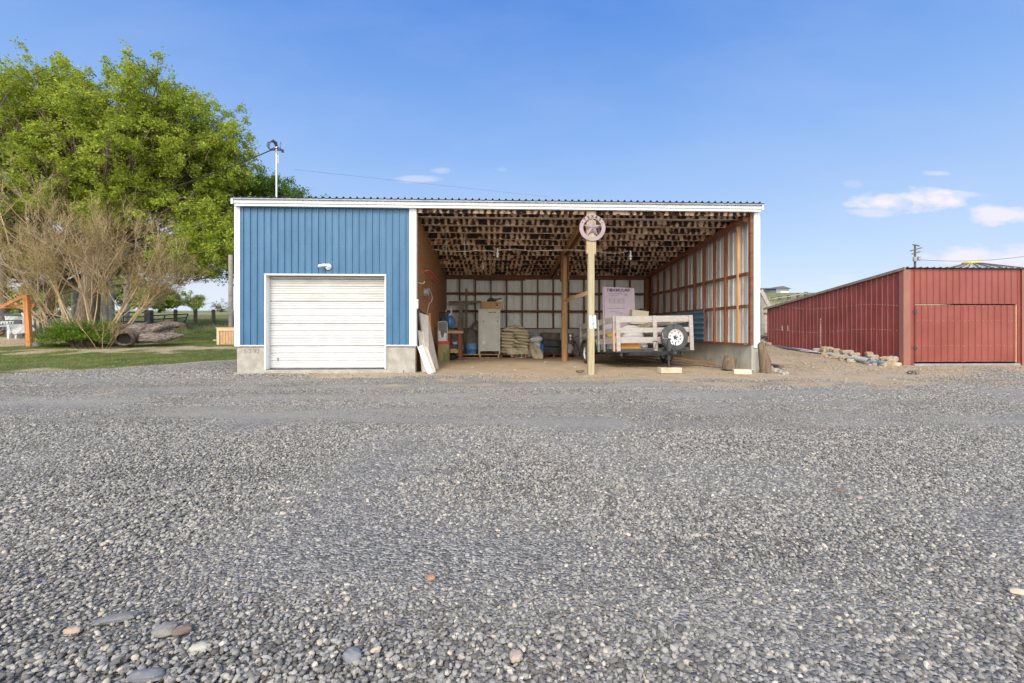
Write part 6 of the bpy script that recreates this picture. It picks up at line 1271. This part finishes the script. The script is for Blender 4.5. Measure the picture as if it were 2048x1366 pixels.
b = rough_tube([PL(246, 677, Yl - .75), PL(256, 675, Yl - .45)], [.27, .31], nz=.3, seed=8, cap=False); b.build('broken_rim', M_bark, lg, smooth=True)
b = MB(); c_ = PL(250, 676, Yl - .62); d_ = (PL(262, 673, Yl) - c_).normalized(); b.lathe([(0, .0), (.20, 0), (.22, -.03)], c_, ax=d_, n=20); b.build('hollow', M_dark, lg)  # near-black disc painted as the shade inside the log
b = rough_tube([PL(200, 684, Yl - .4), PL(215, 682, Yl - .4), PL(233, 678, Yl - .35)], [.08, .15, .17], seed=10, n=14); b.build('log_piece', M_log, label='smaller pale log piece left of the hollow end', cat='log', smooth=True)
for k in range(6):
    a = PL(243 + 7 * k, 662 - (k % 3) * 2, Yl + .1); b = MB(); b.tube([a, a + Vector((random.uniform(-.35, .1), -.05, random.uniform(.05, .2))), a + Vector((random.uniform(-.6, .4), -.1, random.uniform(.05, .26)))], [.08, .06, .02], 7); b.build('snag', M_bark, lg)
rock(170, 688, (.16, .1, .09), 'yard_rock', 'grey rock at the left foot of the green shrub', 'rock', None, M_block, .8); rock(430, 683, (.08, .06, .05), 'yard_rock', 'small pale rock left of the wooden planter box', 'rock', None, M_block, .8)
rock(76, 694, (.22, .14, .10), 'yard_rock', 'dark rock at the foot of the orange post', 'rock', None, mat('dark grey rock', (.09, .08, .075), (.2, .18, .17), scale=8, rough=.95), .8)
Yd = 17; q = P(338, 652, Yd); b = MB(); b.ball((q.x, Yd, gz(q.x, Yd)), (1.1, .8, .55), 24, 10, nz=.3, seed=3); b.build('dirt_mound', mat('brown dirt', (.13, .09, .06), (.22, .16, .11), scale=9, rough=.95, bump=.02), label='brown mound of dirt behind the hollow log', cat='mound', smooth=True)
# ---------------------------------------------------------------- fence, gate, planter
Yf = 23
fn = thing('post_fence', (P(405, 640, Yf).x, Yf, gz(P(405, 640, Yf).x, Yf)), 'wire fence on dark round posts along the field edge', 'fence')
fx = []
for px in (351, 391, 427, 461, 497):
    p = P(px, 619, Yf); zg = gz(p.x, Yf); b = MB(); b.tube([(p.x, Yf, zg - .3), (p.x, Yf, p.z)], .12, 10); b.build('post', M_fpost, fn, smooth=True); fx.append((p.x, p.z))
for k in range(4):
    b = MB(); b.tube([(x, Yf - .12, z - .12 - .28 * k) for x, z in fx], .010, 4); b.build('wire', M_galv, fn)
b = MB(); p0_, p1_ = P(288, 620, Yf - 1), P(300, 652, Yf - 1); b.box(p0_.x, Yf - 1, gz(p0_.x, Yf) - .2, p1_.x, Yf - .65, p0_.z); b.build('block_pillar', mat('dark block pillar', (.05, .05, .055), (.13, .13, .135), scale=7, rough=.9), label='square dark block pillar between the two pipe gates', cat='pillar', bevel=.02)
def gate(pts_rails, uprights, label, Y):
    g = thing('pipe_gate', P(pts_rails[0][0][0], 650, Y), label, 'gate', 'pipe gates along the field edge')
    for (a, e) in pts_rails: b = MB(); b.tube([P(*a, Y), P(*e, Y)], .035, 8); b.build('rail', M_black, g)
    for (a, e) in uprights: b = MB(); b.tube([P(*a, Y), P(*e, Y)], .04, 8); b.build('upright', M_black, g)
gate([((232, 625), (288, 625)), ((247, 634), (288, 633.5)), ((232, 643.5), (288, 643))], [((246.5, 626), (246.5, 652))], 'dark pipe gate left of the block pillar', Yf - .9)
gate([((303, 631), (376, 628)), ((303, 639), (372, 635)), ((303, 646), (368, 644))], [((376, 628), (368, 648)), ((330, 630), (326, 646))], 'tilted dark pipe gate right of the block pillar', Yf - .6)
b = MB(); p = P(302, 622, Yf - .3); b.tube([(p.x, Yf - .3, gz(p.x, Yf) - .2), (p.x, Yf - .3, p.z)], .12, 10); b.build('gate_post', M_fpost, label='round dark post touching the block pillar', cat='post', smooth=True)
Yb_ = 8.2; p0_, p1_ = P(434, 655, Yb_), P(478, 688, Yb_); zg = gz(p0_.x, Yb_); pb_ = thing('planter_box', ((p0_.x + p1_.x) / 2, Yb_ + .3, zg), 'raw cedar planter box half hidden by the white shed corner', 'planter')
b = MB(); n = 8; w_ = (p1_.x - p0_.x) / n
for k in range(n): b.box(p0_.x + k * w_ + .006, Yb_ + .02, zg, p0_.x + (k + 1) * w_ - .006, Yb_ + .045, p0_.z - .03)
b.box(p0_.x, Yb_ + .045, zg, p1_.x, Yb_ + .06, p0_.z - .04); b.box(p0_.x, Yb_ + .06, zg, p0_.x + .03, Yb_ + .7, p0_.z - .04); b.build('boards', M_wood, pb_)
b = MB(); b.box(p0_.x - .03, Yb_ - .02, p0_.z - .03, p1_.x, Yb_ + .75, p0_.z); b.box(p0_.x - .01, Yb_ - .01, zg, p0_.x + .09, Yb_ + .02, p0_.z - .03); b.box(p0_.x + .09, Yb_ - .008, p0_.z - .13, p1_.x, Yb_ + .02, p0_.z - .03); b.build('rim', mat('fresh pine', (.58, .42, .24), (.68, .52, .33), scale=4, rough=.7), pb_)
# ---------------------------------------------------------------- orange timber frame with hanging boards
f0 = G(60, 693); Yo = f0.y
fr = thing('timber_gallows', (f0.x, Yo, f0.z), 'orange stained timber post and brace frame at the left edge', 'frame')
b = MB(); b.beam((f0.x, Yo, f0.z - .1), P(52.5, 590, Yo), .17, .14, up=(0, -1, 0)); b.build('post', M_cedar, fr, bevel=.01)
b = MB(); b.beam(P(-40, 616, Yo + .12), P(70, 611, Yo + .12), .08, .11); b.build('crossbar', M_cedar, fr, bevel=.008)
b = MB(); b.beam(P(7, 612, Yo - .02), P(49, 592, Yo - .02), .07, .11); b.build('brace', M_cedar, fr, bevel=.008)
sg_ = thing('hanging_sign', P(15, 650, Yo), 'dark two board sign with white lettering hanging from the timber frame', 'sign')
M_sign = mat('charcoal sign board', (.035, .04, .05), (.06, .065, .08), scale=6, rough=.6)
b = MB(); b.prism([P(-40, 624, Yo), P(15, 627, Yo), P(41, 628, Yo), P(41, 633, Yo), P(12, 632, Yo), P(-40, 632, Yo)], (0, .03, 0)); b.build('board', M_sign, sg_)
b = MB(); b.prism([P(-40, 641, Yo), P(43, 639.5, Yo), P(43, 648, Yo), P(-40, 651, Yo)], (0, .03, 0)); b.build('board', M_sign, sg_)
q = P(9, 646, Yo - .006); b = MB(); b.text('PROPERTY', (q.x - .05, q.y, q.z), (1, 0, .02), (0, 0, 1), .17, .002, bold=.003); b.build('lettering', M_bagw, sg_)
b = MB()
for px in (-10, 38): b.tube([P(px, 615, Yo + .05), P(px, 640, Yo + .015)], .006, 5)
b.build('chains', M_black, sg_)
q = G(28, 677); pk = (q.y - CAMY) / F; sb_ = thing('white_bench', (q.x, q.y, q.z), 'small white bench under the hanging sign', 'bench')
b = MB(); b.box(q.x - 12 * pk, q.y - .02, q.z + .28, q.x + 4 * pk, q.y + .3, q.z + .36); b.build('seat', M_white, sb_)
for dx in (-11, 3): b = MB(); b.box(q.x + dx * pk - .04, q.y, q.z, q.x + dx * pk + .04, q.y + .26, q.z + .28); b.build('leg', M_white, sb_)
b = MB(); Yw = q.y + .5; 
for px in (15.5, 18): b.tube([P(px, 674, Yw), P(px - 1, 650, Yw)], .03, 6)
b.tube([P(-5, 653, Yw), P(18, 652, Yw)], .04, 6); b.build('blue_rack', mat('pale blue metal', (.25, .38, .52), rough=.5), label='pale blue metal rack left of the white bench', cat='rack')
Ys = 11.0; b = MB()
cs = [P(10, 629, Ys + .9), P(44, 627, Ys + .9), P(68, 662, Ys), P(26, 669, Ys)]; n_ = (cs[1] - cs[0]).cross(cs[3] - cs[0]).normalized()
b.prism(cs, n_ * .05); b.build('tilted_sheet', mat('streaky grey canvas', (.14, .14, .135), (.46, .46, .44), scale=1.6, stretch=(3, 1, .8), rough=.9), label='streaky grey tilted sheet like a lean to behind the orange post', cat='sheet')
b = MB(); b.beam(P(58, 612, Ys + .4), P(66, 650, Ys + .2), .06, .06); b.beam(P(10, 628, Ys + .95), P(20, 668, Ys + .1), .06, .06); b.beam(P(44, 626, Ys + .85), P(68, 661, Ys - .05), .05, .05); b.build('prop_poles', M_bagw, label='pale poles propping the tilted grey sheet', cat='poles')
b = MB(); q = G(5, 672); b.ball((q.x, q.y + .3, q.z + .3), (.5, .4, .4), 14, 10, nz=.5, seed=2); b.build('wood_heap', M_bark, label='dark heap of wood at the left edge behind the sign', cat='heap')
Yk = 12; q = P(88, 655, Yk); zg = gz(q.x, Yk); sbn = thing('stone_bench', (q.x, Yk, zg), 'old stone bench with dark slab left of the green shrub', 'bench')
b = MB(); a, e = P(72, 634, Yk), P(105, 634, Yk); b.box(a.x, Yk - .2, a.z - .04, e.x, Yk + .4, a.z + .06); b.build('slab', M_fpost, sbn, bevel=.02)
for (pa, pb2) in ((76, 82), (90, 95)):
    b = MB(); x0_, x1_ = P(pa, 650, Yk).x, P(pb2, 650, Yk).x; b.box(x0_, Yk - .1, zg + .22, x1_, Yk + .3, a.z - .042); b.build('leg', M_block, sbn, bevel=.02)
b = MB(); b.lathe([(0, zg), (.32, zg), (.36, zg + .12), (.34, zg + .24), (0, zg + .24)], (q.x + .02, Yk, 0), 'z', 24); b.build('base', M_block, sbn, smooth=True)
# ---------------------------------------------------------------- grass and dandelions
def blades(name, n, x0, x1, y0, y1, h, w, m, label, seed, filt, cat='grass'):
    rg = np.random.default_rng(seed); x = rg.uniform(x0, x1, n); y = rg.uniform(y0, y1, n); k = filt(x, y, rg); x, y = x[k], y[k]; n = len(x); z = gz_arr(x, y)
    a = rg.uniform(0, 6.28, n); L = h * rg.uniform(.45, 1.2, n); W_ = w * rg.uniform(.6, 1.3, n); le = rg.uniform(.05, .7, n); a2 = a + rg.uniform(.6, 2.4, n)
    base = np.stack([x, y, z - .008], -1); s = np.stack([np.cos(a), np.sin(a), 0 * a], -1) * W_[:, None]; tip = base + np.stack([np.cos(a2) * L * le, np.sin(a2) * L * le, L], -1)
    return rawmesh(name, np.stack([base - s, base + s, tip], 1).reshape(-1, 3), np.arange(3 * n).reshape(-1, 3), m, kind='stuff', label=label, cat=cat)
M_blade = mat('lawn blades', (.12, .17, .032), (.23, .27, .06), scale=1.1, lo=.4, hi=.6, rough=.7, trans=.3, c3=(.32, .30, .14), s3=2.6, t3=.56)
M_tall = mat('field blades', (.10, .16, .03), (.34, .31, .17), scale=.35, lo=.42, hi=.58, rough=.8, trans=.25)
def lawnf(x, y, rg):
    g, d_, f_ = masks(x, y); return (g > .35 - .3 * rg.random(len(x))) & (rg.random(len(x)) > d_ * .93)
blades('lawn_grass', 230000, -21, -5.9, -1.5, 14, .055, .0045, M_blade, 'short green lawn left of the sheds', 41, lawnf)
blades('field_grass', 90000, -48, -9, 14, 48, .30, .012, M_tall, 'taller field grass beyond the lawn', 42, lambda x, y, rg: rg.random(len(x)) > .1)
blades('field_grass', 26000, 10, 34, 16, 60, .3, .014, M_tall, 'dry and green grass on the slope behind the red shed', 43, lambda x, y, rg: rg.random(len(x)) < np.clip((y - 16) / 30, .05, 1))
rg = np.random.default_rng(50); n = 420; x = rg.uniform(-17, -6, n); y = rg.uniform(1.5, 8.5, n); g_, d_, f_ = masks(x, y); k = (g_ > .8) & (vnoise(x, y, .5, 9) > .42); x, y = x[k], y[k]; n = len(x); z = gz_arr(x, y) + rg.uniform(.03, .07, n)
a = np.linspace(0, 2 * np.pi, 7)[:-1]; V = np.stack([np.stack([x + .016 * math.cos(t), y + .016 * math.sin(t), z + .004 * math.sin(t * 2)], -1) for t in a], 1).reshape(-1, 3)
rawmesh('dandelions', V, np.arange(6 * n).reshape(-1, 6), mat('dandelion yellow', (.62, .50, .02), rough=.8), kind='stuff', label='yellow dandelion flowers dotted over the lawn', cat='flowers')

# clods and crumbs of dirt on the bare ground
def crumbs(name, n, x0, x1, y0, y1, r0, r1, m, label, seed, keep=None):
    rg = np.random.default_rng(seed); x = rg.uniform(x0, x1, n); y = rg.uniform(y0, y1, n)
    if keep is not None: k = keep(x, y); x, y = x[k], y[k]; n = len(x)
    z = gz_arr(x, y); r = rg.uniform(r0, r1, n) * np.exp(rg.normal(0, .3, n)); D = np.array([(1, 0, 0), (0, 1, 0), (-1, 0, 0), (0, -1, 0), (0, 0, .7), (0, 0, -.5)]); J = rg.uniform(.6, 1.3, (n, 6, 1)); a = rg.uniform(0, 6.28, n); c_, s_ = np.cos(a), np.sin(a)
    V = D[None] * J * r[:, None, None]; V = np.stack([V[..., 0] * c_[:, None] - V[..., 1] * s_[:, None], V[..., 0] * s_[:, None] + V[..., 1] * c_[:, None], V[..., 2]], -1) + np.stack([x, y, z + r * .3], -1)[:, None]
    Fb = np.array([(0, 1, 4), (1, 2, 4), (2, 3, 4), (3, 0, 4), (1, 0, 5), (2, 1, 5), (3, 2, 5), (0, 3, 5)]); Fc = (np.arange(n)[:, None, None] * 6 + Fb[None]).reshape(-1, 3)
    return rawmesh(name, V.reshape(-1, 3), Fc, m, kind='stuff', label=label, cat='dirt')
M_clod = mat('dry clods', (.26, .19, .12), (.52, .42, .30), scale=6, rough=.95)
crumbs('dirt_crumbs', 5200, 5.2, 16, -3.2, 1.5, .006, .018, M_clod, 'crumbs of dry dirt on the bare ground before the red shed', 61)
crumbs('dirt_crumbs', 3600, 6.6, 11.3, 0, 9, .008, .028, M_clod, 'rough dirt crumbs between the two sheds', 62)
crumbs('dirt_crumbs', 3200, -1.7, 6.0, -1.2, 7, .004, .012, M_clod, 'fine crumbs scattered over the bay floor', 63)
